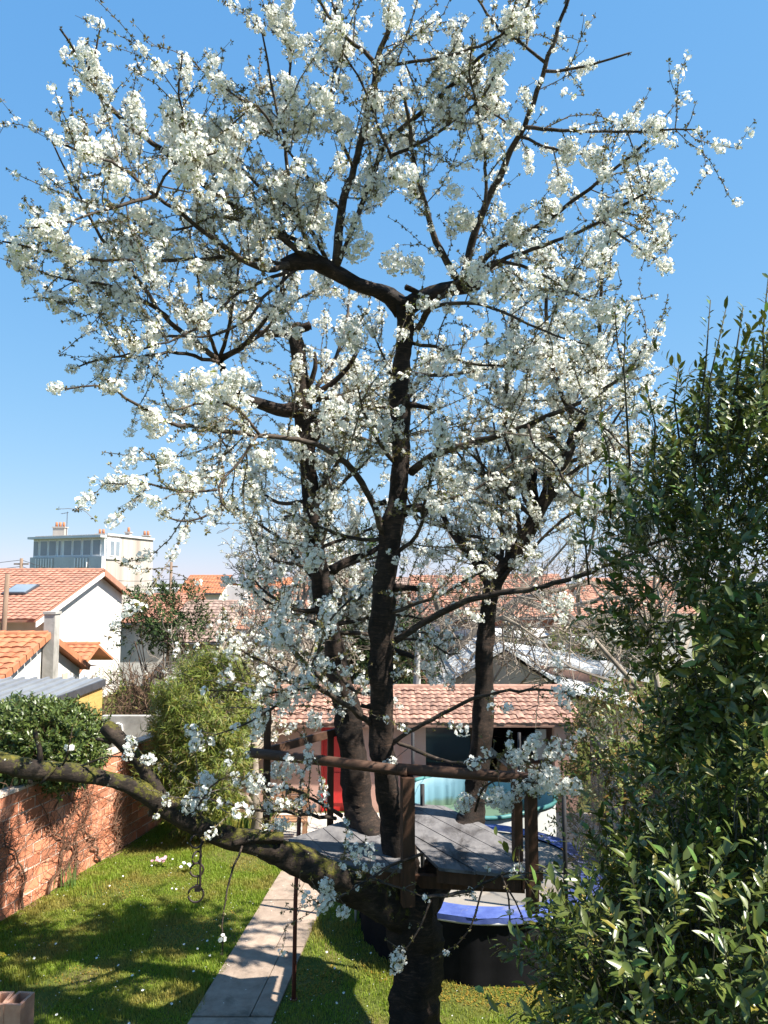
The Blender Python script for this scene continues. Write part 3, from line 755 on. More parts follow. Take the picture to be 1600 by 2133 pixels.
for i in range(3):
    pm = MB(); pm.box((q.x - .45 + i * .45, 32.98, 2.25), (0.36, 0.04, 0.85)); pm.build('pane', M['tile_brown'], vr)
qs = thing('low_outbuilding', 'long grey-white outbuilding left of the brick house', 'outbuilding', (P(880, 1310, 31).x, 31, 0))
a, b = P(905, 1300, 30), P(1000, 1320, 30); m_ = MB(); m_.box(((a.x + b.x) / 2, 31.5, 1.5), (b.x - a.x, 3, 3.0)); m_.build('wall', M['greywall'], qs)
m_ = MB(); m_.hexa((a.x - .2, 29.7, 3.35), (b.x + .2, 29.7, 2.95), (b.x + .2, 33, 3.1), (a.x - .2, 33, 3.5), (0, 0, 0.12)); m_.build('roof', M['darkmetal'], qs)

# ---- gabled workshop with pale metal roof behind the pink shed
gw = thing('gabled_workshop', 'beige gabled workshop with pale metal roof behind the pink shed', 'workshop', (3.9, 25, 0))
ax, az = P(1052, 1352, 24).x, 3.3; lx, lz = P(900, 1428, 24).x, 2.02; rx, rz_ = P(1195, 1442, 24).x, 1.85
m_ = MB(); m_.slab([(lx + .15, 24, 0), (rx - .15, 24, 0), (rx - .15, 24, rz_ - .05), (ax, 24, az - .12), (lx + .15, 24, lz - .05)], (0, 5, 0)); m_.build('wall', M['beige'], gw)
m_ = MB(); m_.hexa((lx, 23.75, lz - .03), (lx, 29.2, lz - .03), (ax, 29.2, az - .02), (ax, 23.75, az - .02), (0, 0, 0.09)); m_.build('roof_slope', M['palesheet'], gw)
m_ = MB(); m_.hexa((ax + .002, 23.75, az - .02), (ax + .002, 29.2, az - .02), (rx, 29.2, rz_ - .03), (rx, 23.75, rz_ - .03), (0, 0, 0.09)); m_.build('roof_slope', M['palesheet'], gw)
for k in range(1, 6):
    t = k / 6
    m_ = MB(); x_ = lx + (ax - lx) * t; z_ = lz + (az - lz) * t; m_.tube([(x_, 23.74, z_ + .09), (x_, 29.2, z_ + .09)], 0.035, 5); m_.build('roof_seam', M['palesheet'], gw)
    m_ = MB(); x_ = ax + (rx - ax) * t; z_ = az + (rz_ - az) * t; m_.tube([(x_, 23.74, z_ + .09), (x_, 29.2, z_ + .09)], 0.035, 5); m_.build('roof_seam', M['palesheet'], gw)
# low pink building with white parapet and air conditioner
lb = thing('low_pink_building', 'low pink building with sloping white roof edge', 'building', (6.5, 27, 0))
a, b = P(1085, 1372, 27), P(1345, 1415, 27)
m_ = MB(); m_.slab([(a.x, 27.2, 0), (b.x, 27.2, 0), (b.x, 27.2, b.z - .1), (a.x, 27.2, a.z - .1)], (0, 4, 0)); m_.build('wall', M['pink'], lb)
m_ = MB(); m_.hexa((a.x - .1, 26.9, a.z - .1), (b.x + .1, 26.9, b.z - .1), (b.x + .1, 31.4, b.z + .1), (a.x - .1, 31.4, a.z + .1), (0, 0, 0.16)); m_.build('roof_edge', M['palesheet'], lb)
m_ = MB(); a3, b3 = P(1150, 1428, 26), P(1330, 1470, 26); m_.hexa((a3.x, 25.3, a3.z - .05), (b3.x, 25.3, b3.z - .05), (b3.x, 27.1, b3.z + .2), (a3.x, 27.1, a3.z + .2), (0, 0, 0.1)); m_.build('lower_roof', M['palesheet'], lb)
m_ = MB(); m_.box(((a3.x + b3.x) / 2, 26.3, 0.7), (b3.x - a3.x - .3, 1.4, 1.4)); m_.build('lower_wall', M['beige'], lb)
ac = thing('air_conditioner', 'white air conditioner unit on the low pink building', 'air conditioner', (P(1275, 1405, 26.5).x, 26.6, 2.0))
q = P(1275, 1405, 26.5); m_ = MB(); m_.box((q.x, 26.62, q.z), (0.62, 0.5, 0.88)); m_.build('casing', M['frame_white'], ac)
m_ = MB(); m_.box((q.x + .05, 26.34, q.z + .05), (0.36, 0.04, 0.36)); m_.build('fan_grille', M['greywall'], ac)
m_ = MB(); m_.box((q.x, 26.7, q.z - .56), (0.5, 0.9, 0.24)); m_.build('bracket', M['darkmetal'], ac)

# ---- pink garden shed
sh = thing('garden_shed', 'pink rendered garden shed with old tiled roof and red door', 'shed', (0.5, 19, 0))
sx0, sx1, sy, ez = -3.75, 4.62, 18.15, 2.05
def wallpiece(x0, x1, z0=0, z1=ez, mat='pink', y=sy, t=0.2):
    m_ = MB(); m_.box(((x0 + x1) / 2, y + t / 2, (z0 + z1) / 2), (x1 - x0, t, z1 - z0)); return m_.build('wall', M[mat], sh)
xd0, xd1 = -1.46, -0.78
wallpiece(sx0, xd0); wallpiece(xd1, 0.42); wallpiece(0.42, 1.0, y=sy - .05, t=.25); wallpiece(4.08, sx1, y=sy - .05, t=.25)
wallpiece(0.42 + .58, 2.1, 0, 0.75); 
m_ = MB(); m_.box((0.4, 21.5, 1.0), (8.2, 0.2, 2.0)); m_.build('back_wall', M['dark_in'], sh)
for xx in (sx0 + .1, sx1 - .1):
    m_ = MB(); m_.box((xx, 19.95, 1.0), (0.2, 3.1, 2.0)); m_.build('side_wall', M['pink'], sh)
m_ = MB(); m_.box((xd0 / 2 + xd1 / 2, sy + .1, 1.0), (xd1 - xd0, 0.06, 1.98)); do = m_.build('door', M['reddoor'], sh)
for (zz, hh_) in ((0.55, 0.7), (1.42, 0.75)):
    m_ = MB(); m_.box((-1.12, sy + .062, zz), (0.46, 0.03, hh_)); m_.build('panel', M['reddoor'], do)
m_ = MB(); m_.tube([(-.86, sy + .05, 1.0), (-.86, sy + .0, 1.0), (-.97, sy + .0, 1.0)], 0.014, 6); m_.build('handle', M['steel'], do)
m_ = MB(); m_.box((xd1 + .02, sy + .03, 1.0), (0.05, 0.10, 2.0)); m_.box((xd0 - .02, sy + .03, 1.0), (0.05, 0.10, 2.0)); m_.build('door_frame', M['reddoor'], sh)
m_ = MB(); m_.box((1.55, sy + .12, 1.4), (1.1, 0.04, 1.3)); m_.build('window', M['darkpane'], sh)
m_ = MB(); m_.box((2.14, sy + .1, 1.0), (0.10, 0.12, 2.05)); m_.build('post', M['timber'], sh)
m_ = MB(); m_.box((0.45, sy - .22, ez + .04), (8.6, 0.10, 0.12)); m_.build('eave_board', M['timber'], sh)
ro3 = MB(); e_y, e_z, r_y, r_z = 17.78, 2.10, 20.1, 2.60
ro3.hexa((sx0 - .15, e_y, e_z), (sx1 + .12, e_y, e_z), (sx1 + .12, r_y, r_z), (sx0 - .15, r_y, r_z), (0, 0, -0.05))
ro3.hexa((sx0 - .15, r_y + .002, r_z), (sx1 + .12, r_y + .002, r_z), (sx1 + .12, 21.8, 2.1), (sx0 - .15, 21.8, 2.1), (0, 0, -0.05))
ro3o = ro3.build('roof', M['tile_old'], sh)
Sv = (0, r_y - e_y, r_z - e_z); tl3 = math.hypot(Sv[1], Sv[2]) / 9
tile_field(ro3o, (sx1 + .14 - 0.172 * 33, e_y, e_z), (1, 0, 0), Sv, 33, 9, 0.172, tl3, M['tile_old'], True, 300)
tile_field(ro3o, (sx1 + .14 - 0.172 * 50, e_y, e_z), (1, 0, 0), Sv, 17, 9, 0.172, tl3, M['tile_old'], False)
rc = MB(); rc.tube([(sx0 - .15, r_y, r_z + .03), (sx1 + .12, r_y, r_z + .03)], 0.09, 8); rc.build('ridge', M['tile_old'], ro3o)
# things inside the open bay
fz = thing('white_panel', 'tall narrow white panel standing in the dark shed bay', 'panel', (3.82, 18.6, 0)); m_ = MB(); m_.box((3.86, 18.62, 1.48), (0.26, 0.05, 0.72)); m_.build('board', M['palesheet'], fz); m_ = MB(); m_.box((3.86, 18.66, 0.6), (0.06, 0.05, 1.2)); m_.build('stand', M['darkmetal'], fz)
bx_ = thing('wooden_cupboard', 'brown wooden cupboard in the dark shed bay', 'cupboard', (3.4, 18.9, 0)); m_ = MB(); m_.box((3.4, 18.95, 0.5), (1.1, 0.5, 1.0)); m_.build('body', M['benchwood'], bx_)
for i in range(2):
    m_ = MB(); m_.box((3.13 + i * .54, 18.69, 0.5), (0.5, 0.03, 0.9)); m_.build('door', M['benchwood'], bx_)
ldr = thing('leaning_board', 'weathered board leaning across the dark shed bay', 'board', (2.6, 18.3, 0)); m_ = MB(); m_.hexa((2.35, 18.0, 1.72), (2.35, 18.0, 1.58), (3.25, 18.3, 0.75), (3.25, 18.3, 0.9), (0, 0.04, 0)); m_.hexa((2.38, 18.02, 1.6), (2.38, 18.02, 0), (2.44, 18.02, 0), (2.44, 18.02, 1.55), (0, 0.03, 0)); m_.build('plank', M['fence'], ldr)

# ---- weathered board fence on the right
fe = thing('board_fence', 'weathered grey board fence beside the pink shed', 'fence', (4.9, 14, 0))
bm_ = []
for k in range(3):
    t = MB(); t.box((0, 0, 0), (0.022, 0.145, 1.9 + k * .02)); bm_.append(t.mesh('board', M['fence']))
for i in range(62):
    place('board', bm_[i % 3], fe, (4.86 + rng.normal() * .004, 8.6 + i * 0.15, 0.95 + rng.normal() * .012))
for zz in (0.4, 1.5):
    t = MB(); t.box((4.91, 13.2, zz), (0.05, 9.3, 0.09)); t.build('rail', M['fence'], fe)
for k in range(5):
    t = MB(); t.box((4.96, 8.8 + k * 2.25, 0.98), (0.09, 0.09, 1.96)); t.build('post', M['fence'], fe)

# ---- poles, wires
def upole(px, ytop, Y, label, r0=0.13):
    t = P(px, ytop, Y); o_ = thing('utility_pole', label, 'pole', (t.x, Y, 0), 'utility poles')
    m_ = MB(); m_.tube([(t.x, Y, 0), (t.x, Y, t.z)], [r0, r0 * .75], 8); m_.build('shaft', M['pole'], o_, True)
    m_ = MB(); m_.box((t.x, Y, t.z - .35), (0.9, 0.09, 0.09)); m_.build('crossarm', M['pole'], o_)
    return t
t1 = upole(45, 1163, 46, 'wooden utility pole left of the glazed veranda building')
t2 = upole(357, 1170, 52, 'wooden utility pole right of the blank pale side wall')
q = P(14, 1195, 25.6); m_ = MB(); top = P(16, 1195, 25.6); m_.tube([(P(8, 1310, 25.6).x - .1, 25.6, 0), (P(8, 1310, 25.6).x, 25.6, P(8, 1310, 25.6).z), (top.x, 25.6, top.z)], [0.10, 0.09, 0.08], 8)
o = m_.build('brown_pole', M['pole'], smooth=True); tag(o, 'plain brown wooden pole in front of the terracotta roof', 'pole')
for k, (dz, lab) in enumerate(((-.1, 'upper'), (-.5, 'lower'))):
    m_ = MB()
    pts = [(-40, 40, t1.z + 0.5 + dz), (t1.x, t1.y, t1.z + dz)]
    for (a, b, sag) in ((Vector((-40, 42, t1.z - .6 + dz)), Vector((t1.x, t1.y, t1.z + dz)), 0.5), (Vector((t1.x, t1.y, t1.z + dz)), Vector((t2.x, t2.y, t2.z - 1.1 + dz)), 0.6), (Vector((t2.x, t2.y, t2.z - 1.1 + dz)), Vector((20, 60, 5.5 + dz)), 0.8)):
        L = [a.lerp(b, t) - Vector((0, 0, sag * 4 * t * (1 - t))) for t in np.linspace(0, 1, 14)]
        m_.tube(L, 0.016, 4)
    o = m_.build('overhead_wire', M['wire']); tag(o, lab + ' black overhead wire strung between the utility poles', 'wire')

# ---- far roofs and woods along the horizon
rr_ = random.Random(5)
for i, (px, lab) in enumerate(((150, 'far small house left of the horizon poles'), (600, 'far orange-roofed house behind the left cherry stem'), (760, 'far red-roofed house seen behind the main cherry stem'), (860, 'far brown-roofed house right of the main cherry stem'), (1330, 'far house with red roof behind the laurel'))):
    Y = (88, 66, 72, 60, 70)[i]; q = P(px, 1200, Y); simple_house('far_house', lab, q.x - 4, q.x + 4, Y, 3.4, Y + 4, 5.4, M[('tile_mid', 'tile_new', 'tile_mid', 'tile_brown', 'tile_mid')[i]], M['white'])
wd = MB(); n_ = 5200
wx = rng.uniform(-150, 150, n_); wy = rng.uniform(150, 190, n_); wh = 2.6 + 1.6 * np.abs(np.sin(wx * .11) * np.sin(wx * .043 + 1)) + rng.uniform(-1.5, .3, n_)
dv = nrm(np.stack([rng.normal(size=n_) * .5, rng.normal(size=n_) * .5, np.ones(n_)], -1)); sz = rng.uniform(0.9, 1.8, n_)
wd.inst(np.array([(-.35, 0, -1.2), (.35, 0, -1.2), (.25, .1, .4), (-.2, -.1, .5), (0, 0, 1)]), [(0, 1, 2, 3)], [(3, 2, 4)], frames(dv) * sz[:, None, None], np.stack([wx, wy, np.maximum(1.5, wh * rng.uniform(.3, 1, n_))], -1))
o = wd.build('distant_wood', M['distant'], kind='stuff'); tag(o, 'distant grey-green wood along the horizon', 'wood')
# ================================================================== GARDEN OBJECTS
# ---- tree platform
pf = thing('tree_platform', 'weathered plank platform with brown railing built into the cherry tree', 'platform', (0.3, 9.2, 0))
DZ = 2.35
def clip(poly, n, c):
    out = []
    for i in range(len(poly)):
        a, b = poly[i], poly[(i + 1) % len(poly)]
        da, db = np.dot(a, n) - c, np.dot(b, n) - c
        if da <= 0: out.append(a)
        if da * db < 0: out.append(a + (b - a) * (da / (da - db)))
    return out
def deck(poly, d, width, z):
    poly = [np.array(p, float) for p in poly]
    d = np.array(d, float); d /= np.linalg.norm(d); n = np.array([-d[1], d[0]])
    s = [np.dot(p, n) for p in poly]; lo = min(s)
    while lo < max(s) - 0.02:
        p = clip(clip(poly, n, lo + width - 0.012), -n, -lo)
        if len(p) >= 3:
            zz = z + rng.normal() * 0.004
            m_ = MB(); m_.slab([(q[0], q[1], zz - 0.035) for q in p], (0, 0, 0.035)); o = m_.build('plank', M['plank'], pf)
        lo += width
left_poly = [(-1.38, 9.25), (-1.05, 8.84), (0.22, 8.50), (0.27, 10.25), (-0.6, 10.12)]
right_poly = [(0.35, 10.9), (0.36, 9.35), (0.62, 8.58), (1.50, 8.34), (1.86, 8.66), (1.32, 10.0), (0.85, 10.8)]
deck(left_poly, (0.48, -1.03), 0.27, DZ); deck(right_poly, (0.96, -1.7), 0.30, DZ + .01)
def beam(a, b, w_, h_, mat='timber', name='beam'):
    a, b = Vector(a), Vector(b); d = (b - a); side = Vector((-d.y, d.x, 0)).normalized() * w_ / 2; up = Vector((0, 0, h_ / 2))
    m_ = MB(); m_.hexa(a - side - up, a + side - up, a + side + up, a - side + up, d); return m_.build(name, M[mat], pf)
beam((-1.08, 8.93, DZ - .11), (0.22, 8.55, DZ - .11), 0.06, 0.14); beam((0.6, 8.66, DZ - .10), (1.5, 8.42, DZ - .10), 0.06, 0.16)
beam((-1.3, 9.3, DZ - .11), (-0.55, 10.05, DZ - .11), 0.06, 0.14); beam((1.5, 8.42, DZ - .10), (1.78, 8.68, DZ - .10), 0.05, 0.14)
beam((0.3, 8.6, DZ - .24), (0.34, 10.7, DZ - .24), 0.08, 0.12); beam((-.9, 9.0, DZ - .24), (1.6, 8.75, DZ - .26), 0.08, 0.14)
def post(x, y, z0, z1, w_=0.12, rz=0.2, mat='timber'):
    m_ = MB(); m_.box((x, y, (z0 + z1) / 2), (w_, w_, z1 - z0), rz); return m_.build('post', M[mat], pf)
RZ = 3.42
post(0.26, 8.42, DZ - .33, RZ - .04, 0.135); post(1.60, 8.30, DZ - .35, RZ - .03, 0.11); post(1.53, 8.78, DZ - .2, RZ - .06, 0.10)
post(-1.44, 9.33, DZ - .16, 3.97, 0.085); post(-.72, 10.2, DZ - .2, 3.5, 0.08)
m_ = MB(); m_.tube([(-1.62, 9.25, RZ + .03), (-.6, 8.86, RZ + .02), (0.27, 8.46, RZ + .01)], 0.062, 8, noise=.03); m_.build('handrail', M['rail'], pf, True)
m_ = MB(); m_.tube([(0.15, 8.5, RZ + .03), (0.9, 8.4, RZ), (1.66, 8.27, RZ - .02)], 0.062, 8, noise=.03); m_.build('handrail', M['rail'], pf, True)
beam((-1.45, 9.38, RZ + .02), (-.55, 10.25, RZ + .1), 0.05, 0.10, 'rail', 'back_rail'); beam((1.60, 8.33, RZ - .12), (1.5, 9.1, RZ - .10), 0.05, 0.09, 'rail', 'side_rail')
# rusty steel prop
g_ = G(612, 2083); m_ = MB(); m_.tube([(g_.x, g_.y, 0), (g_.x + .01, g_.y, 1.3), (g_.x + .06, g_.y, 2.56)], 0.028, 10)
pr = thing('steel_prop', 'thin rust-red steel pole standing on the grass beside the path', 'pole', (g_.x, g_.y, 0)); m_.build('shaft', M['rust'], pr, True)
m_ = MB(); m_.tube([(g_.x, g_.y, 0), (g_.x, g_.y, 0.02)], 0.05, 10); m_.build('foot', M['rust'], pr)

# ---- trampoline
tc = Vector((1.55, 12.55, 0)); TR = 1.95; TH = 0.9
tp = thing('trampoline', 'round trampoline with blue edge pad, black skirt and net poles', 'trampoline', tc)
aa = np.linspace(0, 2 * math.pi, 48, endpoint=False)
def ring(r0, z0, r1, z1, n=48, c=tc, wav=0.0):
    a = np.linspace(0, 2 * math.pi, n, endpoint=False); k = np.arange(n); w1 = wav * np.sin(a * 17) * 1.0 + wav * np.sin(a * 29 + 1)
    V = np.vstack([np.stack([c.x + (r0 + w1) * np.cos(a), c.y + (r0 + w1) * np.sin(a), np.full(n, z0)], -1), np.stack([c.x + r1 * np.cos(a), c.y + r1 * np.sin(a), np.full(n, z1)], -1)])
    return V, np.stack([k, (k + 1) % n, n + (k + 1) % n, n + k], -1)
m_ = MB(); V, q = ring(TR - .30, TH - .01, 0.02, TH - .06, 48); m_.add(V, quads=q); m_.build('jumping_mat', M['mat'], tp, True)
m_ = MB(); V, q = ring(TR + .02, TH + .02, TR - .33, TH + .03, 48, wav=.012); m_.add(V, quads=q); V, q = ring(TR + .03, TH - .05, TR + .02, TH + .02, 48, wav=.012); m_.add(V, quads=q); m_.build('edge_pad', M['pad'], tp, True)
m_ = MB(); m_.tube([(tc.x + TR * math.cos(t), tc.y + TR * math.sin(t), TH - .06) for t in np.linspace(0, 2 * math.pi, 49)], 0.022, 6); m_.build('rim', M['steel'], tp, True)
m_ = MB(); V, q = ring(TR - .02, 0.0, TR - .03, TH - .09, 96, wav=.02); m_.add(V, quads=q[:, ::-1]); m_.build('skirt', M['skirt'], tp, True)
for k in range(6):
    t = k * math.pi / 3; x_, y_ = tc.x + (TR + .06) * math.cos(t), tc.y + (TR + .06) * math.sin(t)
    m_ = MB(); m_.tube([(x_, y_, 0.0), (x_, y_, TH)], 0.02, 8); m_.build('leg', M['steel'], tp, True)
    m_ = MB(); m_.tube([(x_, y_, TH), (x_, y_, TH + 1.75)], 0.032, 8); m_.build('net_pole', M['foam'], tp, True)
m_ = MB(); ta = np.linspace(-1.05, 1.05, 40); rn = TR + .04 + .01 * np.sin(ta * 19); kk = np.arange(39)
m_.add(np.vstack([np.stack([tc.x + rn * np.cos(ta), tc.y + rn * np.sin(ta), np.full(40, z_)], -1) for z_ in (TH, TH + 1.7)]), quads=np.stack([kk, kk + 1, kk + 41, kk + 40], -1)); m_.build('net', M['net'], tp, True)

# ---- paddling pool with sky-blue liner
pc = Vector((2.0, 16.25, 0)); PR = 1.62
pl = thing('garden_pool', 'round garden pool with sky-blue liner and teal rim before the shed', 'pool', pc)
m_ = MB(); V, q = ring(PR, 0, PR, 1.0, 64, pc, .008); m_.add(V, quads=q); m_.build('outer_wall', M['poolwall'], pl, True)
m_ = MB(); n = 160; a = np.linspace(0, 2 * math.pi, n, endpoint=False); k = np.arange(n)
fold = 0.025 * np.sin(a * 37) + 0.03 * np.sin(a * 23 + 2) + 0.02 * np.sin(a * 61)
rows = []
for z_, f_ in ((0.97, 0.15), (0.75, 0.6), (0.5, 1.0), (0.3, 1.0)):
    rr = PR - 0.05 - np.abs(fold) * f_; rows.append(np.stack([pc.x + rr * np.cos(a), pc.y + rr * np.sin(a), np.full(n, z_)], -1))
rows.append(np.stack([pc.x + 0 * a, pc.y + 0 * a, np.full(n, 0.3)], -1))
for r0_ in range(len(rows) - 1): m_.add(np.vstack([rows[r0_], rows[r0_ + 1]]), quads=np.stack([n + k, n + (k + 1) % n, (k + 1) % n, k], -1))
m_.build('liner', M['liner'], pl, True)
m_ = MB(); m_.tube([(pc.x + PR * math.cos(t), pc.y + PR * math.sin(t), 1.0 + 0.03 * math.sin(t * 5)) for t in np.linspace(0, 2 * math.pi, 65)], 0.045, 8); m_.build('rim', M['teal'], pl, True)

# ---- wooden garden bench by the shed
bn = thing('garden_bench', 'brown slatted wooden bench on the grass before the pink shed', 'bench', (-2.35, 16.3, 0))
x0, x1 = P(566, 1700, 16.3).x, P(640, 1700, 16.3).x
for i in range(3):
    m_ = MB(); m_.box(((x0 + x1) / 2, 16.12 + i * .14, 0.45), (x1 - x0, 0.12, 0.03)); m_.build('seat_slat', M['benchwood'], bn)
for zz, hh_ in ((0.62, .13), (0.80, .10), (0.94, 0.09)):
    m_ = MB(); m_.box(((x0 + x1) / 2, 16.52, zz), (x1 - x0, 0.03, hh_)); m_.build('back_slat', M['benchwood'], bn)
for xx in (x0 + .05, x1 - .05):
    for yy, hh_ in ((16.1, .43), (16.56, 1.0)):
        m_ = MB(); m_.box((xx, yy, hh_ / 2), (0.06, 0.045, hh_)); m_.build('leg', M['benchwood'], bn)

# ---- low edging and clay blocks in the near left corner
cb = thing('clay_block_pair', 'two upright hollow clay blocks at the lawn corner', 'clay blocks', (-4.75, 9.05, 0))
for px0, px1, rz in ((-12, 20, .05), (22, 60, -.12)):
    a, b = P(px0, 2080, 9.15), P(px1, 2080, 9.15); m_ = MB(); w_ = (b.x - a.x) - .01
    t_ = 0.035; hx, hy = w_ / 2, 0.14; ca, sa = math.cos(rz), math.sin(rz)
    for (cx, cy, sx, sy2) in ((0, -hy + t_ / 2, w_, t_), (0, hy - t_ / 2, w_, t_), (-hx + t_ / 2, 0, t_, 2 * hy - 2 * t_), (hx - t_ / 2, 0, t_, 2 * hy - 2 * t_)):
        m_.box(((a.x + b.x) / 2 + cx * ca - cy * sa, 9.15 + cx * sa + cy * ca, 0.33), (sx, sy2, 0.66), rz)
    m_.build('block', M['terracotta'], cb)
ed = thing('edging_stones', 'dark stone edging at the near end of the lawn', 'edging', (-3.5, 8.85, 0))
xx = P(58, 2133, 8.9).x
while xx < P(330, 2133, 8.9).x:
    ln = random.uniform(.22, .4); m_ = MB(); m_.box((xx + ln / 2, 8.84 + rng.normal() * .02, 0.11), (ln - .02, 0.16, 0.22 + rng.normal() * .015), rng.normal() * .03); m_.build('stone', M['concrete'], ed); xx += ln

# ================================================================== CHERRY TREE
ch = thing('cherry_tree', 'old blossoming cherry tree with several dark stems', 'tree', (0.42, 9.0, 0))
def line(pts, d0, d1=None, w0=None, w1=None):
    """photograph polyline [(px,py[,depth[,width px]])] -> rows x y z r"""
    n = len(pts); out = []
    for i, p in enumerate(pts):
        t = i / max(1, n - 1)
        Y = p[2] if len(p) > 2 and p[2] else d0 + ((d1 if d1 is not None else d0) - d0) * t
        wd = p[3] if len(p) > 3 else w0 + (w1 - w0) * t
        q = P(p[0], p[1], Y); out.append((q.x, q.y, q.z, wd * Y / F / 2))
    return out
stems = [
 # trunk
 ([(868, 2165, 9.0, 112), (867, 2100, 9.0, 100), (866, 2000, 9.0, 104), (862, 1920, 9.0, 122), (858, 1850, 9.0, 112)], 'bark'),
 # main stem
 ([(858, 1890, 9.0, 100), (836, 1800, 9.05, 78), (818, 1700, 9.05, 66), (800, 1600, 9.0, 58), (795, 1480, 8.95, 54), (795, 1350, 8.9, 56), (800, 1220, 8.85, 56), (815, 1110, 8.8, 52), (829, 1030, 8.8, 44), (836, 900, 8.75, 43), (832, 830, 8.7, 48), (838, 750, 8.7, 42), (844, 690, 8.65, 40), (842, 632, 8.6, 50)], 'bark'),
 # left stem
 ([(858, 1890, 9.05, 90), (800, 1800, 9.5, 72), (752, 1700, 10.0, 68), (736, 1600, 10.05, 62), (724, 1500, 10.1, 60), (705, 1410, 10.1, 50), (690, 1320, 10.1, 46), (668, 1210, 10.1, 46), (652, 1110, 10.1, 40), (641, 980, 10.1, 38), (630, 870, 10.05, 42), (626, 790, 10, 36), (614, 700, 9.95, 34), (611, 678, 9.95, 38)], 'bark'),
 # right stem
 ([(866, 1890, 9.05, 90), (920, 1810, 9.6, 76), (975, 1720, 10.2, 56), (992, 1640, 10.3, 48), (1004, 1520, 10.3, 44), (1008, 1400, 10.3, 40), (1012, 1320, 10.3, 36), (1025, 1225, 10.3, 36), (1050, 1185, 10.3, 34), (1088, 1130, 10.25, 33), (1130, 1050, 10.2, 32), (1163, 980, 10.1, 29), (1190, 925, 10.05, 27), (1212, 882, 10, 26)], 'bark'),
 ([(1022, 1215, 10.3, 30), (1000, 1180, 10.4, 26), (968, 1140, 10.5, 20), (940, 1105, 10.7, 15), (915, 1060, 10.9, 10)], 'bark'),
 ([(1116, 1080, 10.2, 24), (1110, 1030, 10.3, 22), (1104, 955, 10.4, 20), (1085, 930, 10.4, 17)], 'bark'),
 ([(1180, 945, 10.05, 24), (1160, 925, 10.05, 20), (1141, 904, 10.05, 19)], 'bark'),
 # left stem stubs and limb
 ([(615, 690, 9.95, 26), (575, 695, 9.95, 17), (537, 694, 9.95, 16)], 'bark'), ([(612, 690, 9.95, 24), (640, 680, 9.9, 20), (646, 678, 9.9, 20)], 'bark'),
 ([(636, 850, 10.05, 38), (590, 855, 9.9, 30), (545, 842, 9.75, 26), (505, 828, 9.6, 20), (478, 800, 9.5, 16), (458, 752, 9.4, 15)], 'bark'),
 ([(632, 835, 10.05, 16), (675, 830, 10.0, 11), (714, 824, 9.95, 10)], 'bark'), ([(645, 1090, 10.1, 18), (615, 1080, 10.05, 15), (592, 1080, 10.0, 14)], 'bark'),
 ([(648, 825, 10.0, 14), (690, 800, 9.9, 13), (725, 765, 9.8, 11), (742, 735, 9.7, 9)], 'branch'),
 ([(640, 820, 10.0, 13), (657, 765, 9.9, 10), (655, 735, 9.9, 8)], 'bark'),
 ([(690, 1190, 10.1, 22), (730, 1165, 10.15, 17), (775, 1150, 10.2, 12), (800, 1130, 10.3, 8)], 'bark'),
 # main stem stubs
 ([(830, 1070, 8.8, 30), (865, 1058, 8.75, 18), (892, 1066, 8.7, 14)], 'bark'), ([(800, 1225, 8.85, 24), (835, 1224, 8.8, 15), (872, 1226, 8.75, 13)], 'bark'),
 ([(838, 840, 8.7, 20), (870, 845, 8.65, 12), (898, 851, 8.6, 10)], 'bark'), ([(815, 1355, 8.9, 18), (845, 1362, 8.85, 11), (862, 1370, 8.8, 9)], 'bark'), ([(780, 1470, 8.95, 16), (762, 1472, 8.9, 10), (752, 1468, 8.9, 9)], 'bark'),
 ([(805, 1045, 8.8, 14), (785, 1050, 8.8, 10), (775, 1047, 8.8, 8)], 'bark'),
 # crown arms
 ([(838, 640, 8.6, 42), (800, 612, 8.5, 36), (745, 594, 8.4, 34), (702, 570, 8.3, 34), (660, 548, 8.2, 38), (618, 548, 8.1, 40), (590, 555, 8.05, 30)], 'bark'),
 ([(846, 640, 8.6, 42), (890, 620, 8.5, 37), (935, 604, 8.4, 34), (985, 594, 8.3, 36), (996, 592, 8.3, 26)], 'bark'),
 ([(880, 622, 8.5, 22), (862, 605, 8.5, 15), (845, 598, 8.45, 13)], 'bark'),
 # the low mossy bough
 ([(862, 1900, 9.0, 100), (790, 1868, 8.85, 92), (700, 1830, 8.65, 76), (620, 1795, 8.5, 62), (545, 1762, 8.35, 52), (470, 1742, 8.2, 46), (400, 1715, 8.05, 44), (345, 1680, 7.95, 50), (290, 1645, 7.85, 42), (220, 1622, 7.75, 34), (130, 1607, 7.65, 40), (50, 1600, 7.55, 44), (-60, 1570, 7.4, 42)], 'bough_bark'),
 ([(340, 1685, 7.95, 50), (315, 1630, 7.95, 36), (295, 1592, 7.95, 32), (262, 1555, 7.95, 31), (228, 1522, 7.95, 32), (216, 1512, 7.95, 22)], 'bough_bark'),
 ([(590, 1745, 8.3, 22), (540, 1745, 8.25, 24), (500, 1750, 8.2, 26), (484, 1756, 8.15, 22)], 'bough_bark'), ([(232, 1545, 7.95, 14), (212, 1540, 7.9, 9), (200, 1540, 7.9, 6)], 'bough_bark'),
 ([(85, 1605, 7.6, 16), (82, 1560, 7.6, 11), (72, 1520, 7.6, 9)], 'bough_bark'), ([(65, 1612, 7.55, 14), (62, 1632, 7.5, 10)], 'bough_bark'), ([(100, 1600, 7.6, 8), (118, 1597, 7.55, 6), (85, 1632, 7.5, 6)], 'bough_bark'),
]
tm = MB(); bm2 = MB()
attach = []          # (pos, tangent, radius) where twigs may leave the stems
for pts, mt in stems:
    L = smooth_line(line(pts, 9, 9, 20, 20), 0.06); L[:, 3] *= 0.9
    (bm2 if mt == 'bough_bark' else tm).tube(L[:, :3], L[:, 3], 14, noise=0.085)
tm.build('trunk', M['bark'], ch, True)
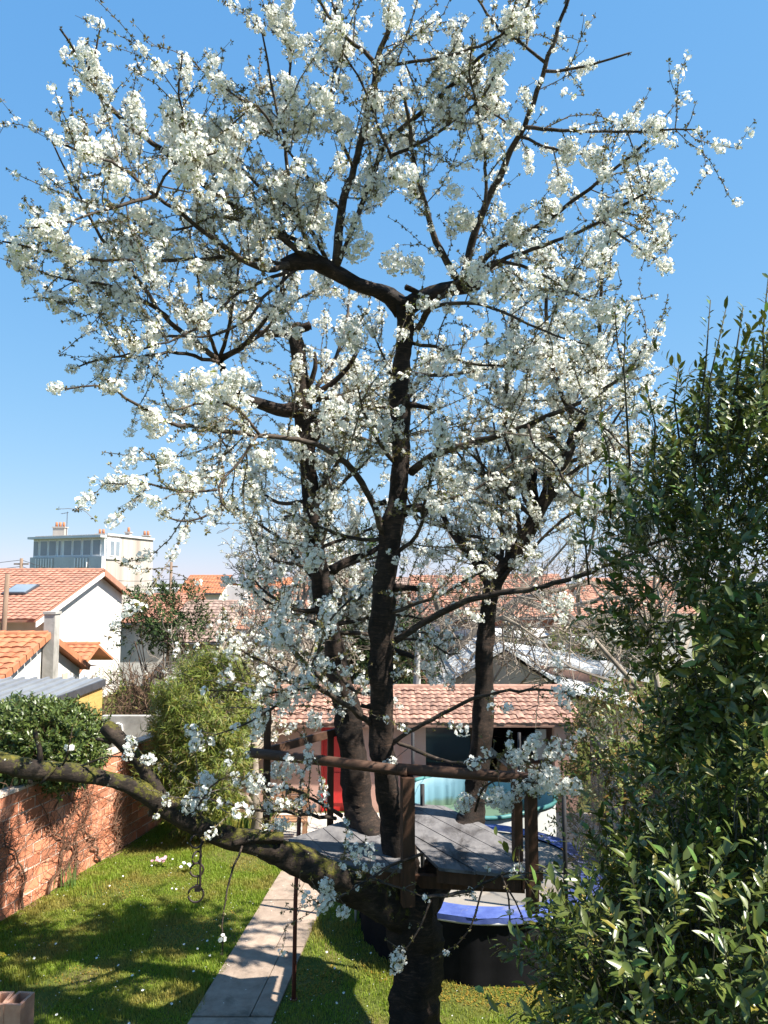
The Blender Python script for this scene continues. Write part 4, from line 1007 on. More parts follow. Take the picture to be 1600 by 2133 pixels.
bm2.build('bough', M['bough_bark'], ch, True, label='low bough with yellow-green moss and pale lichen')

BR = [  # primary branches read off the photograph: points, depth from..to, width px from..to, twigs/m
 ([(640, 540), (560, 475), (425, 385), (335, 312), (260, 255), (200, 190), (170, 130), (125, 60)], 8.1, 6.2, 17, 6, 5),
 ([(183, 150), (198, 110), (210, 52)], 6.3, 6.2, 6, 4, 2),
 ([(600, 552), (545, 560), (475, 520), (390, 455), (325, 408), (270, 360), (210, 330), (130, 300)], 8.0, 6.1, 15, 5, 5),
 ([(325, 408), (240, 430), (150, 460), (65, 475)], 6.8, 6.0, 9, 4, 5),
 ([(325, 408), (340, 370), (380, 345), (450, 318)], 6.8, 6.5, 8, 4, 4),
 ([(457, 752), (435, 735), (370, 685), (330, 645), (298, 595), (250, 540), (210, 495), (185, 445), (150, 380), (125, 330), (100, 278)], 9.4, 6.8, 13, 4, 5),
 ([(457, 750), (475, 690), (488, 620), (497, 560), (505, 500)], 9.4, 8.6, 11, 5, 5), ([(460, 745), (510, 715), (565, 650), (590, 590), (600, 520)], 9.4, 8.6, 13, 5, 5),
 ([(452, 740), (430, 680), (415, 590), (395, 480)], 9.4, 8.3, 10, 4, 5), ([(455, 755), (370, 735), (280, 745), (225, 745), (150, 768)], 9.3, 7.8, 10, 4, 5),
 ([(462, 750), (540, 700), (600, 640), (650, 610), (700, 600)], 9.4, 9.0, 9, 4, 5),
 ([(800, 1115), (772, 1040), (745, 995), (710, 955), (640, 920), (535, 907), (420, 892), (355, 880), (312, 858), (262, 830), (220, 806), (112, 810)], 8.75, 6.4, 17, 4, 4),
 ([(535, 908), (500, 960), (455, 1015), (472, 1060)], 7.5, 7.0, 8, 4, 5), ([(452, 1020), (380, 1025), (310, 1010), (222, 1006)], 7.1, 6.6, 7, 3, 5),
 ([(540, 905), (490, 850), (430, 840), (360, 855)], 7.6, 6.9, 7, 4, 4), ([(470, 1050), (420, 1080), (370, 1085), (335, 1072)], 7.2, 6.8, 6, 3, 5),
 ([(600, 550), (500, 538), (415, 540), (285, 542), (175, 540), (80, 520), (5, 503)], 8.0, 6.3, 11, 4, 5),
 ([(345, 655), (250, 602), (160, 585), (110, 575), (30, 545)], 8.2, 6.9, 8, 3, 6), ([(350, 660), (300, 628), (220, 632), (150, 632), (85, 618)], 8.3, 7.1, 7, 3, 6),
 ([(600, 565), (500, 610), (440, 660), (390, 695), (310, 725), (235, 745)], 8.0, 6.9, 9, 4, 4),
 ([(620, 560), (560, 610), (520, 660), (440, 700), (330, 700), (270, 715)], 8.1, 7.3, 8, 4, 5),
 ([(700, 562), (712, 440), (738, 345), (760, 260), (778, 190), (785, 130), (815, 50), (830, -20)], 8.3, 7.0, 19, 9, 4),
 ([(785, 135), (760, 108), (735, 92), (700, 50), (655, -10)], 7.4, 7.0, 12, 6, 4), ([(650, 535), (610, 420), (595, 300), (598, 200), (607, 115), (585, 40)], 8.2, 7.0, 11, 4, 5),
 ([(596, 300), (570, 200), (553, 100), (537, 40)], 7.4, 6.9, 7, 3, 4), ([(425, 385), (390, 290), (372, 200), (380, 115)], 7.1, 6.5, 8, 4, 5), ([(595, 310), (555, 240), (500, 205), (440, 165), (400, 125)], 7.4, 6.6, 8, 3, 5),
 ([(690, 560), (640, 470), (560, 400), (500, 350), (470, 285), (520, 225)], 8.3, 6.9, 11, 4, 6), ([(712, 440), (650, 380), (590, 300), (540, 265)], 8.0, 7.2, 9, 4, 6), ([(735, 350), (700, 260), (690, 180), (715, 95), (690, 0)], 7.8, 7.1, 9, 5, 5),
 ([(815, 330), (770, 215), (735, 140), (715, 110)], 7.5, 7.2, 7, 4, 4), ([(700, 560), (620, 500), (520, 460), (440, 455), (350, 480), (290, 450)], 8.3, 7.0, 11, 4, 6),
 ([(965, 585), (985, 500), (1010, 430), (1040, 370), (1065, 310), (1090, 265), (1120, 190), (1135, 140), (1165, 50), (1190, -20)], 8.4, 7.0, 18, 9, 3),
 ([(1135, 148), (1200, 143), (1250, 130), (1312, 110)], 7.3, 6.9, 8, 4, 3), ([(1095, 265), (1170, 272), (1280, 275), (1380, 272), (1450, 270)], 7.5, 6.7, 9, 4, 4), ([(1135, 130), (1080, 85), (1040, 60), (990, -10)], 7.3, 7.1, 9, 6, 4),
 ([(1085, 275), (1040, 245), (990, 215)], 7.6, 7.4, 6, 4, 5), ([(1085, 285), (1150, 310), (1240, 330), (1262, 365)], 7.6, 7.1, 7, 3, 5),
 ([(975, 590), (1015, 535), (1050, 510), (1130, 465), (1185, 425), (1250, 375), (1300, 335), (1345, 298)], 8.4, 6.9, 14, 5, 4), ([(985, 590), (1040, 545), (1110, 520), (1200, 485), (1265, 450), (1320, 415), (1372, 385)], 8.3, 6.7, 12, 5, 5),
 ([(1255, 462), (1300, 495), (1345, 525), (1380, 550)], 7.0, 6.7, 7, 4, 4), ([(955, 585), (920, 525), (900, 480), (885, 425), (862, 330), (850, 240), (835, 170)], 8.4, 7.6, 17, 6, 5),
 ([(1010, 435), (1012, 350), (995, 240), (978, 150), (985, 80)], 7.9, 7.2, 9, 4, 5), ([(700, 560), (745, 450), (800, 305), (860, 250), (950, 170), (1015, 105), (1085, 35), (1110, -20)], 8.3, 7.0, 14, 6, 5),
 ([(815, 325), (890, 290), (960, 240), (1010, 195), (1040, 130)], 7.7, 7.3, 9, 4, 5), ([(785, 132), (825, 132), (915, 120), (1015, 90), (1060, 60)], 7.4, 7.1, 8, 5, 5), ([(880, 420), (840, 380), (800, 370), (760, 390)], 8.1, 7.9, 8, 4, 5),
 ([(866, 690), (900, 636), (955, 588), (1000, 540)], 8.6, 8.1, 14, 8, 3), ([(880, 660), (905, 638), (990, 632), (1045, 650), (1100, 675), (1160, 700), (1225, 718)], 8.5, 7.2, 10, 4, 5),
 ([(1000, 560), (1040, 545), (1100, 558), (1160, 590), (1200, 615), (1265, 642)], 8.3, 7.1, 10, 4, 5), ([(1212, 884), (1230, 850), (1240, 750), (1248, 675), (1252, 600), (1262, 520)], 10, 9.0, 12, 6, 5),
 ([(1205, 884), (1170, 820), (1150, 760), (1140, 700), (1138, 625), (1137, 540)], 10, 9.2, 14, 6, 5), ([(1085, 935), (1056, 885), (1055, 800), (1062, 700), (1072, 630)], 10.3, 9.5, 13, 5, 6),
 ([(860, 715), (925, 730), (965, 755), (1035, 762), (1085, 758)], 8.7, 7.7, 9, 4, 5), ([(855, 985), (900, 950), (975, 925), (1060, 900), (1130, 870), (1190, 845), (1240, 820), (1300, 780), (1345, 720)], 8.8, 7.2, 18, 5, 4),
 ([(1185, 845), (1230, 870), (1290, 920), (1330, 970)], 7.6, 7.1, 7, 4, 4), ([(1100, 885), (1115, 930), (1150, 960), (1200, 1030), (1250, 1050)], 7.9, 7.4, 7, 4, 5), ([(1250, 880), (1280, 940), (1310, 1030), (1340, 1100)], 7.6, 7.0, 7, 4, 5),
 ([(825, 1335), (920, 1276), (1003, 1242), (1119, 1224), (1212, 1198), (1287, 1168), (1345, 1140), (1420, 1110)], 8.9, 7.1, 18, 6, 3), ([(815, 1552), (867, 1516), (969, 1464), (1025, 1445), (1119, 1437), (1185, 1442)], 9.0, 7.5, 12, 5, 3),
 ([(818, 1540), (885, 1572), (925, 1585), (972, 1590), (1020, 1580), (1080, 1578), (1140, 1620)], 9.0, 7.8, 9, 4, 3), ([(990, 1690), (1010, 1640), (1060, 1620), (1110, 1630), (1190, 1640)], 8.6, 8.0, 6, 3, 4),
 ([(702, 1438), (675, 1420), (640, 1385), (600, 1340), (572, 1305)], 10.0, 9.0, 13, 5, 5), ([(780, 1512), (737, 1480), (700, 1456), (647, 1422), (600, 1408), (547, 1378), (465, 1330)], 8.95, 7.6, 14, 4, 5),
 ([(660, 1430), (590, 1440), (520, 1440), (430, 1438)], 8.2, 7.8, 8, 3, 6), ([(640, 1425), (590, 1460), (530, 1500), (450, 1530)], 8.3, 7.9, 8, 3, 6), ([(700, 1705), (630, 1695), (568, 1690), (515, 1685), (455, 1668), (400, 1660)], 9.1, 7.9, 9, 4, 5),
 ([(712, 1700), (672, 1675), (618, 1647), (560, 1640), (500, 1632)], 9.2, 8.2, 9, 4, 5), ([(640, 1410), (660, 1360), (690, 1290), (740, 1240)], 8.5, 8.3, 7, 4, 5), ([(700, 1400), (740, 1440), (790, 1440), (850, 1400)], 9.8, 9.2, 8, 4, 4),
 ([(880, 1778), (831, 1797), (784, 1819), (747, 1844), (706, 1872), (660, 1880)], 8.4, 7.7, 7, 3, 5), ([(770, 1826), (800, 1840), (840, 1850), (885, 1870)], 8.0, 7.9, 6, 3, 3),
 ([(880, 1872), (956, 1861), (1003, 1844), (1047, 1822), (1080, 1819), (1180, 1820)], 8.0, 7.8, 8, 3, 2), ([(897, 1875), (875, 1931), (847, 1975), (830, 2000)], 7.9, 7.8, 5, 2, 3), ([(1006, 1847), (994, 1894), (966, 1953), (931, 1981), (905, 1995)], 7.9, 7.8, 5, 2, 2),
 ([(1045, 1824), (1058, 1870), (1062, 1920), (1056, 1980), (1045, 2000)], 7.8, 7.7, 4, 2, 1), ([(1060, 1855), (1085, 1900), (1100, 1955)], 7.8, 7.7, 4, 2, 1), ([(505, 1762), (480, 1830), (466, 1900), (463, 1985)], 8.15, 7.9, 5, 3, 0.5),
 ([(160, 1600), (210, 1580), (250, 1575), (330, 1590)], 7.7, 7.5, 5, 2, 2), ([(130, 1595), (145, 1560), (152, 1510)], 7.6, 7.5, 5, 2, 1), ([(395, 1700), (420, 1670), (440, 1640), (480, 1615)], 8.0, 7.9, 6, 3, 5),
]
# limbs of the back stems that fill the middle of the crown
r2 = random.Random(21)
base = {'L': ([(690, 1320), (668, 1210), (652, 1110), (641, 980), (630, 870), (620, 760)], 10.1), 'M': ([(795, 1350), (800, 1220), (829, 1030), (836, 900), (838, 750)], 8.85), 'R': ([(1008, 1400), (1025, 1225), (1088, 1130), (1130, 1050), (1190, 925)], 10.25)}
for key, cnt in (('L', 26), ('M', 8), ('R', 24)):
    bp_, d = base[key]
    for k in range(cnt):
        s = r2.random() * (len(bp_) - 1); i = int(s); f_ = s - i
        x_ = bp_[i][0] * (1 - f_) + bp_[i + 1][0] * f_; y_ = bp_[i][1] * (1 - f_) + bp_[i + 1][1] * f_
        ang_ = r2.uniform(-0.25, math.pi + 0.25); Lp = r2.uniform(150, 330)
        if y_ > 1240 and key == 'R': continue
        if y_ > 1250: Lp *= 0.8; ang_ = r2.choice((r2.uniform(-.1, .7), r2.uniform(2.4, 3.3)))
        dd = r2.uniform(-0.5, 0.8) if key != 'M' else r2.uniform(-1.3, .6); pts = []; cx, cy = x_, y_
        for n_ in range(5):
            pts.append((cx, cy)); cx += math.cos(ang_) * Lp / 4; cy -= math.sin(ang_) * Lp / 4; ang_ += r2.gauss(0, .22) + (0.10 if math.cos(ang_) > 0 else -0.10)
        BR.append((pts, d, d + dd, 11, 4, 6))

spots = []       # (pos, tangent, weight)
twigs = MB()
def grow_twig(p, d, L, r, depth=0):
    n = 5; pts = [p]; dd = d.copy()
    for i in range(n - 1):
        dd = dd + rng.normal(size=3) * 0.16 + np.array([0, 0, 0.05]); dd /= np.linalg.norm(dd)
        pts.append(pts[-1] + dd * L / (n - 1))
    pts = np.array(pts)
    twigs.tube(pts, np.linspace(r, max(0.0018, r * 0.5), n), 4, cap=False)
    tang = np.gradient(pts, axis=0)
    m = max(2, int(L / 0.07))
    for t in np.linspace(0.15, 1, m):
        f_ = t * (n - 1); i = min(n - 2, int(f_)); q = pts[i] + (pts[i + 1] - pts[i]) * (f_ - i)
        spots.append((q, tang[i], 1.0))
    if depth < 1 and L > 0.28:
        for _ in range(int(rng.integers(1, 4))):
            i = int(rng.integers(1, n)); pd = nrm(tang[i] + rng.normal(size=3) * L * 0.22)
            grow_twig(pts[i], pd, L * rng.uniform(0.3, 0.6), r * 0.7, depth + 1)
for pts, d0, d1, w0, w1, tw in BR:
    L = smooth_line(line(pts, d0, d1, w0 * 0.92, w1 * 0.92), 0.10)
    L[1:-1, :3] += rng.normal(size=(len(L) - 2, 3)) * 0.006
    m_ = MB(); m_.tube(L[:, :3], L[:, 3], 6, noise=0.06); m_.build('branch', M['branch'], ch, True)
    T = np.gradient(L[:, :3], axis=0); T = nrm(T)
    seg = np.linalg.norm(np.diff(L[:, :3], axis=0), axis=1).sum()
    big = L[0, 3] > 0.03
    for i in range(len(L)):
        if i > len(L) * (0.18 if big else 0.1): spots.append((L[i, :3], T[i], 1.2))
    for _ in range(int(seg * tw)):
        i = min(len(L) - 1, int(len(L) * (0.12 + 0.88 * rng.random())))
        perp = rng.normal(size=3); perp -= T[i] * perp.dot(T[i]); perp /= np.linalg.norm(perp)
        d = nrm(T[i] * rng.uniform(0.3, 0.9) + perp * rng.uniform(0.6, 1.0) + np.array([0, 0, rng.uniform(-.1, .45)]))
        grow_twig(L[i, :3].copy(), d, rng.uniform(0.14, 0.58) * (0.6 if tw <= 2 else 1), min(0.0062, max(0.0032, L[i, 3] * 0.6)))
    for _ in range(int(seg * (2.3 if tw >= 4 else 0.3))):      # long whippy shoots
        i = min(len(L) - 1, int(len(L) * (0.1 + 0.8 * rng.random())))
        perp = rng.normal(size=3); perp -= T[i] * perp.dot(T[i]); perp /= np.linalg.norm(perp)
        d = nrm(T[i] * rng.uniform(0.2, 0.8) + perp + np.array([0, 0, rng.uniform(0, .5)]))
        grow_twig(L[i, :3].copy(), d, rng.uniform(0.6, 1.15), min(0.0085, max(0.0045, L[i, 3] * 0.6)))
SPp = np.array([s[0] for s in spots]); SPt = np.array([s[1] for s in spots]); SPx = proj(SPp)

# ---- flowers
def petal_flower(k, cup, r=0.0195, fine=True):
    V = []; Tq = []
    for i in range(5):
        a = i * 2 * math.pi / 5 + rng.normal() * .1; c = cup + rng.normal() * .12; wv = 0.52 + rng.normal() * .05
        ca, sa = math.cos(a), math.sin(a)
        def pt(rad, side, up): return (ca * rad * r - sa * side * r, sa * rad * r + ca * side * r, up * r)
        b0 = len(V)
        if fine:
            V += [pt(0.1, 0, 0), pt(0.62, -wv, c * .55), pt(1.0, -wv * .55, c), pt(1.0, wv * .55, c * .95), pt(0.62, wv, c * .5)]
            Tq += [(b0, b0 + 1, b0 + 2), (b0, b0 + 2, b0 + 3), (b0, b0 + 3, b0 + 4)]
        else:
            V += [pt(0.05, 0, 0), pt(0.75, -wv, c * .7), pt(1.05, 0, c), pt(0.75, wv, c * .6)]
            Tq += [(b0, b0 + 1, b0 + 2), (b0, b0 + 2, b0 + 3)]
    return np.array(V), Tq
HEART = (np.array([(0.004, 0, .004), (-.002, .0035, .004), (-.002, -.0035, .004), (0, 0, .009)]), [(0, 1, 3), (1, 2, 3), (2, 0, 3)])
LEAFLET = (np.array([(0, 0, 0), (-.006, .014, .003), (.006, .014, .003), (0, .032, .0)]), [(0, 2, 1), (1, 2, 3)])
def cluster(nf, rad, long, fine, leaves=8, buds=6):
    mb = MB()
    d = rand_dirs(nf); rr = rad * rng.uniform(0.55, 1.08, nf)
    pos = d * rr[:, None]; pos[:, 2] *= long
    fd = nrm(d + rng.normal(size=(nf, 3)) * 0.35)
    for k in range(4):
        sel = np.arange(nf) % 4 == k
        V, Tq = petal_flower(5, rng.uniform(.1, .55), fine=fine)
        sc = rng.uniform(0.9, 1.15, sel.sum())
        mb.inst(V, None, Tq, frames(fd[sel]) * sc[:, None, None], pos[sel], 0)
    if fine: mb.inst(HEART[0], None, HEART[1], frames(fd), pos, 1)
    ld = rand_dirs(leaves); lp = rand_dirs(leaves) * rad * 0.75; lp[:, 2] *= long
    mb.inst(LEAFLET[0], None, LEAFLET[1], frames_y(ld, rand_dirs(leaves)) * rng.uniform(.7, 1.5, leaves)[:, None, None], lp, 2)
    bd = rand_dirs(buds); bpz = bd * rad * 0.95; bpz[:, 2] *= long
    mb.inst(LEAFLET[0] * 0.7, None, LEAFLET[1], frames_y(bd, rand_dirs(buds)), bpz, 3)
    # stalks
    st = np.array([(0, -.0007, 0), (0, .0007, 0), (0.0, 0, 1.0)])
    mb.inst(np.array([(-.0009, 0, 0), (.0009, 0, 0), (0, 0, 1.0)]), None, [(0, 1, 2)], frames(pos) * np.stack([np.ones(nf), np.ones(nf), np.linalg.norm(pos, axis=1)], -1)[:, None, :], np.zeros((nf, 3)), 3)
    return mb
mats_cl = [M['petal'], M['heart'], M['fresh_leaf'], M['calyx']]
big_me = [cluster(95, 0.10, rng.uniform(1.1, 1.5), True, 26, 30).mesh('blossom_cluster', mats_cl) for _ in range(8)]

CL = [(180,130,30),(200,165,28),(222,190,18),(278,215,24),(285,240,22),(157,275,30),(185,315,30),(225,310,28),(205,320,20),(275,318,22),(245,385,28),(235,360,22),(130,437,28),(98,475,30),(52,515,34),(125,505,26),(145,530,24),(210,535,24),(60,560,20),(105,572,10),(360,235,30),(375,265,38),(400,260,30),(350,290,25),(400,300,32),(375,340,36),(395,365,34),(425,320,30),(440,280,28),(470,275,30),(490,285,26),(455,330,32),(480,350,32),(500,380,22),(455,178,22),(475,190,20),(540,245,26),(560,265,20),(600,205,30),(610,235,26),(605,185,20),(585,42,22),(600,50,18),(612,95,28),(700,60,26),(705,95,28),(675,210,28),(660,195,20),(690,250,26),(715,175,20),(715,260,22),(775,212,26),(640,260,20),(660,270,20),
(420,445,26),(440,460,26),(470,440,22),(500,455,22),(530,510,30),(545,470,24),(600,420,34),(640,440,36),(655,400,26),(670,460,24),(590,390,26),(560,400,24),(290,450,22),(320,470,24),(335,480,20),(265,500,16),(320,545,30),(350,520,24),(385,520,24),(420,555,12),(330,590,20),(745,515,30),(770,385,28),(790,400,22),(735,465,22),
(820,40,24),(815,25,26),(812,130,20),(1065,55,28),(1050,70,22),(1095,60,20),(1090,20,24),(1060,30,18),(940,120,26),(985,150,28),(1040,135,24),(1030,180,26),(915,165,24),(915,205,28),(1020,225,26),(1015,300,32),(1000,310,22),(845,370,32),(825,365,20),(870,390,20),(955,235,18),(840,240,20),(850,290,20),(930,240,22),(945,400,18),(960,455,30),(975,460,20),(1145,445,30),(1145,430,18),(1165,380,28),(1075,485,26),(1185,305,22),(1185,325,18),(1235,325,26),(1250,340,24),(1260,365,20),(1370,270,28),(1355,265,18),(1320,262,14),(1330,380,26),(1375,380,26),(1300,425,28),(1265,440,20),(1250,440,16),(1280,478,20),(1260,510,26),(1240,500,20),(1235,545,18),(1135,528,26),(1110,510,18),(1195,505,20),(825,548,28),(865,550,20),(990,570,32),(1065,592,36),(1045,585,22),(1220,140,14),(1230,135,12),(1385,553,20),
(850,690,18),(1265,645,30),(1240,640,18),(1180,672,26),(1205,675,24),(1240,715,24),(1335,735,28),(1075,745,26),(1160,750,30),(1130,785,26),(1190,790,26),(1235,815,28),(1100,905,26),(1150,950,34),(1080,945,20),(900,760,30),(980,770,20),(920,910,24),(1090,980,22),(1295,1000,20),(1200,1040,28),(1230,1050,20),(1310,1040,28),(1280,1045,18),(1340,1090,24),(1330,1120,24),(970,1010,26),(940,1000,24),
(122,631,24),(180,632,16),(275,635,24),(200,578,18),(275,717,18),(150,768,12),(117,808,16),(200,757,12),(385,800,28),(450,800,36),(465,832,34),(430,840,24),(515,808,26),(490,790,24),(415,790,22),(370,850,22),(325,885,30),(310,860,22),(345,950,18),(232,1007,20),(285,1010,22),(340,1072,14),(400,1010,28),(320,1045,16),(435,985,24),(530,990,26),(525,1030,28),(550,955,24),(672,583,26),(738,693,30),(720,680,20),
(655,1165,24),(687,1282,24),(580,1317,32),(590,1330,24),(752,1240,24),(668,1383,18),(640,1420,20),(547,1412,22),(537,1506,22),(656,1500,20),(631,1440,24),(590,1460,16),(590,1600,24),(530,1630,22),(560,1680,14),(430,1625,18),(410,1665,22),(395,1680,20),(583,1720,18),(810,1590,16),(968,1672,20),(1053,1680,16),(1078,1580,22),(1147,1628,30),(1190,1640,20),(1110,1640,20),(675,1881,18),(680,1845,16),(715,1900,14),(828,2000,18),(1284,1320,20),(1178,1257,20)]
taken = np.zeros(len(SPp), bool)
for (px, py, pr) in CL[:300]:
    dd = np.hypot(SPx[:, 0] - px, SPx[:, 1] - py) + SPp[:, 1] * 1.2
    i = int(np.argmin(dd)); Y = SPp[i, 1]
    q = np.array(P(px, py, Y)); gap = np.linalg.norm(q - SPp[i])
    sc = pr * Y / F / 0.108
    if gap > 0.10: twigs.tube([SPp[i], (SPp[i] + q) / 2 + rng.normal(size=3) * .02, q], [0.004, 0.0035, 0.003], 4, cap=False)
    t = nrm(SPt[i] + rng.normal(size=3) * .25)
    quat = Matrix(frames(t[None])[0].tolist()).to_quaternion()
    place('blossom_cluster', big_me[int(rng.integers(8))], ch, q, quat, (sc, sc, sc * rng.uniform(.9, 1.15)))

# small clusters and bud tufts on every spur: uncountable, one mesh each
small = [cluster(24, 0.060, 1.3, False, 6, 8) for _ in range(6)]
tiny = [cluster(7, 0.034, 1.2, False, 5, 6) for _ in range(4)]
def tufts():
    mb = MB(); n = 8; ld = nrm(rand_dirs(n) + np.array([0, 0, .5]))
    mb.inst(LEAFLET[0] * np.array([1.4, 1.0, 1]), None, LEAFLET[1], frames_y(ld, rand_dirs(n)), ld * 0.004, 3)
    return mb
tuft = [tufts() for _ in range(4)]
bl = MB()
def scatter(dst, variants, P_, Mx):
    n = len(P_); which = rng.integers(0, len(variants), n)
    for k, vb in enumerate(variants):
        s = which == k
        if not s.any(): continue
        V = np.concatenate(vb.v)
        byM = {}
        for a, m in vb.t: byM.setdefault(m, []).append(a)
        Vw = (np.einsum('nij,kj->nki', Mx[s], V) + P_[s][:, None, :])
        off = (np.arange(s.sum()) * len(V))[:, None, None]; first = True
        for m, arrs in byM.items():
            a = np.concatenate(arrs)
            if first: base_n = dst.n; dst.add(Vw.reshape(-1, 3)); first = False
            dst.t.append(((a[None] + off).reshape(-1, 3) + base_n, m))
NS = len(SPp)
u = rng.random(NS)
# blossom comes in runs along the wood: modulate with a smooth pseudo-noise
ph = np.sin(SPp[:, 0] * 5.1 + 1.3) * np.sin(SPp[:, 1] * 4.3 + .7) * np.sin(SPp[:, 2] * 4.7 + 2.1)
back = np.clip((SPp[:, 1] - 8.3) / 1.5, 0, 1)
low = SPx[:, 1] > 1780
pb = np.clip(0.035 + 0.17 * (ph > 0.16) + 0.09 * back, 0, 1) * np.where(low, 0.25, 1) * np.where((SPx[:, 0] < 720) & (SPx[:, 1] > 1330), 0.55, 1)
sel = u < pb
n = sel.sum(); scatter(bl, small, SPp[sel] + rng.normal(size=(n, 3)) * .012, frames(SPt[sel] + rng.normal(size=(n, 3)) * .03) * rng.uniform(.75, 1.25, n)[:, None, None])
sel2 = (u >= pb) & (u < pb + 0.16)
n2_ = sel2.sum(); scatter(bl, tiny, SPp[sel2] + rng.normal(size=(n2_, 3)) * .012, frames(SPt[sel2] + rng.normal(size=(n2_, 3)) * .03) * rng.uniform(.8, 1.3, n2_)[:, None, None])
bl.build('blossom', mats_cl, ch, kind='stuff')
bu = MB(); sel3 = u > 0.22; n3_ = sel3.sum()
scatter(bu, tuft, SPp[sel3] + rng.normal(size=(n3_, 3)) * .006, frames(nrm(SPt[sel3]) + rng.normal(size=(n3_, 3)) * .5) * rng.uniform(.6, 1.2, n3_)[:, None, None])
bu.build('buds', mats_cl, ch, kind='stuff')
twigs.build('twigs', M['twig'], ch, kind='stuff')
print('SPOTS', NS, 'small', int(sel.sum()), 'tiny', int(sel2.sum()), 'tris', sum(len(a) for a, m in bl.t))

# ---- chain of iron rings hanging from the bough
chn = thing('hanging_chain', 'rusty iron chain of round rings hanging from the mossy bough', 'chain', P(410, 1880, 8.0))
def ring_link(parent, c, r, tr, ax, name='ring', el=1.0):
    pts = []
    for t in np.linspace(0, 2 * math.pi, 25):
        a_, b_ = r * math.cos(t), r * el * math.sin(t)
        pts.append((c.x + a_ * math.cos(ax), c.y + a_ * math.sin(ax), c.z + b_))
    m_ = MB(); m_.tube(pts, tr, 6, cap=False); return m_.build(name, M['chain'], parent, True)
for i, py in enumerate(np.arange(1690, 1752, 8.5)):
    ring_link(chn, P(418 + i * 0.3, py, 8.02), 0.022, 0.008, (i % 2) * 1.4 + .3, 'link', 1.4)
for py, rr, ax in ((1752, 13, .5), (1786, 11.5, 1.0), (1812, 13, .2), (1863, 15, .1)):
    ring_link(chn, P(410 if py < 1840 else 408, py, 8.0), rr * 8.0 / F, 0.011, ax)
m_ = MB(); a, b = P(412, 1822, 8.0), P(411, 1850, 8.0); m_.tube([a, b], 0.007, 6); a, b = P(418, 1762, 8.0), P(417, 1850, 8.0); m_.tube([a, b], 0.012, 6); m_.build('rod', M['chain'], chn)
m_ = MB(); c = P(412, 1850, 8.0); m_.box(c, (0.06, 0.04, 0.06)); m_.build('clasp', M['chain'], chn)
# ================================================================== OTHER PLANTS
LEAF8 = (np.array([(0, 0, 0), (-.16, .28, .04), (0, .3, 0), (.16, .28, .04), (-.15, .66, .03), (0, .66, -.02), (.15, .66, .03), (0, 1, -.08)]),
         [(0, 2, 1), (0, 3, 2), (1, 2, 5), (1, 5, 4), (2, 3, 6), (2, 6, 5), (4, 5, 7), (5, 6, 7)])
LEAF4 = (np.array([(0, 0, 0), (-.2, .45, .05), (0, .5, 0), (.2, .45, .05), (0, 1, -.05)]), [(0, 2, 1), (0, 3, 2), (1, 2, 4), (2, 3, 4)])
def in_blobs(p, blobs):
    v = np.full(len(p), 9.0)
    for (c, r) in blobs:
        v = np.minimum(v, (((p - np.array(c)) / np.array(r)) ** 2).sum(1))
    return v
def shoots(blobs, n, shell=(0.55, 1.0), up=0.7, lumpy=0.24):
    """starting points and directions of leafy shoots in a union of ellipsoids, denser near the skin"""
    lo = np.min([np.array(c) - np.array(r) for c, r in blobs], 0); hi = np.max([np.array(c) + np.array(r) for c, r in blobs], 0)
    out = []
    while sum(len(o) for o in out) < n:
        p = rng.uniform(lo, hi, (n * 4, 3)); v = in_blobs(p, blobs)
        lump = lumpy * (0.5 * np.sin(p[:, 0] * 3.1 + p[:, 2] * 1.7) * np.sin(p[:, 1] * 2.7 + 1) + 0.4 * np.sin(p[:, 2] * 4.1 + p[:, 0] * 2.3) * np.sin(p[:, 1] * 3.7) + 0.35 * np.sin(p[:, 2] * 7.3 + p[:, 0] * 5.9 + p[:, 1] * 6.7))
        k = (v < shell[1] + lump) & ((v > shell[0]) | (rng.random(len(p)) < 0.18)) & (p[:, 2] > 0.1)
        out.append(p[k])
    p = np.concatenate(out)[:n]
    ctr = np.array([np.array(c) for c, r in blobs]); near = np.argmin(((p[:, None] - ctr[None]) ** 2).sum(2), 1)
    d = nrm(p - ctr[near]); d = nrm(d * 0.8 + np.array([0, 0, up]) + rng.normal(size=p.shape) * 0.35)
    return p, d
def leaf_shoots(p, d, L, per, size, spread=0.9, droop=0.0):
    """leaves set alternately round each shoot -> frames, positions"""
    n = len(p); t = np.tile(np.linspace(0.1, 1, per), n); base = np.repeat(p, per, 0); dd = np.repeat(d, per, 0); LL = np.repeat(L, per)
    pos = base + dd * (t * LL)[:, None]
    side = rng.normal(size=pos.shape); side -= dd * (side * dd).sum(1)[:, None]; side = nrm(side)
    ld = nrm(dd * (0.35 + 0.5 * t[:, None]) + side * spread + np.array([0, 0, -droop]))
    Mx = frames_y(ld, nrm(dd + rng.normal(size=dd.shape) * .3 + np.array([0, 0, .5])))
    s = size * rng.uniform(.45, 1.28, len(pos))
    return Mx * s[:, None, None], pos
def stems_mesh(p, d, L, r, mat, parent, name='twigs', back=0.25):
    m_ = MB(); V = np.array([(-1, 0, 0), (.5, .87, 0), (.5, -.87, 0), (0, 0, 1.0)])
    Mx = frames(d) * np.stack([np.full(len(p), r), np.full(len(p), r), L * (1 + back)], -1)[:, None, :]
    m_.inst(V, None, [(0, 1, 3), (1, 2, 3), (2, 0, 3)], Mx, p - d * (L * back)[:, None]); return m_.build(name, mat, parent, kind='stuff')

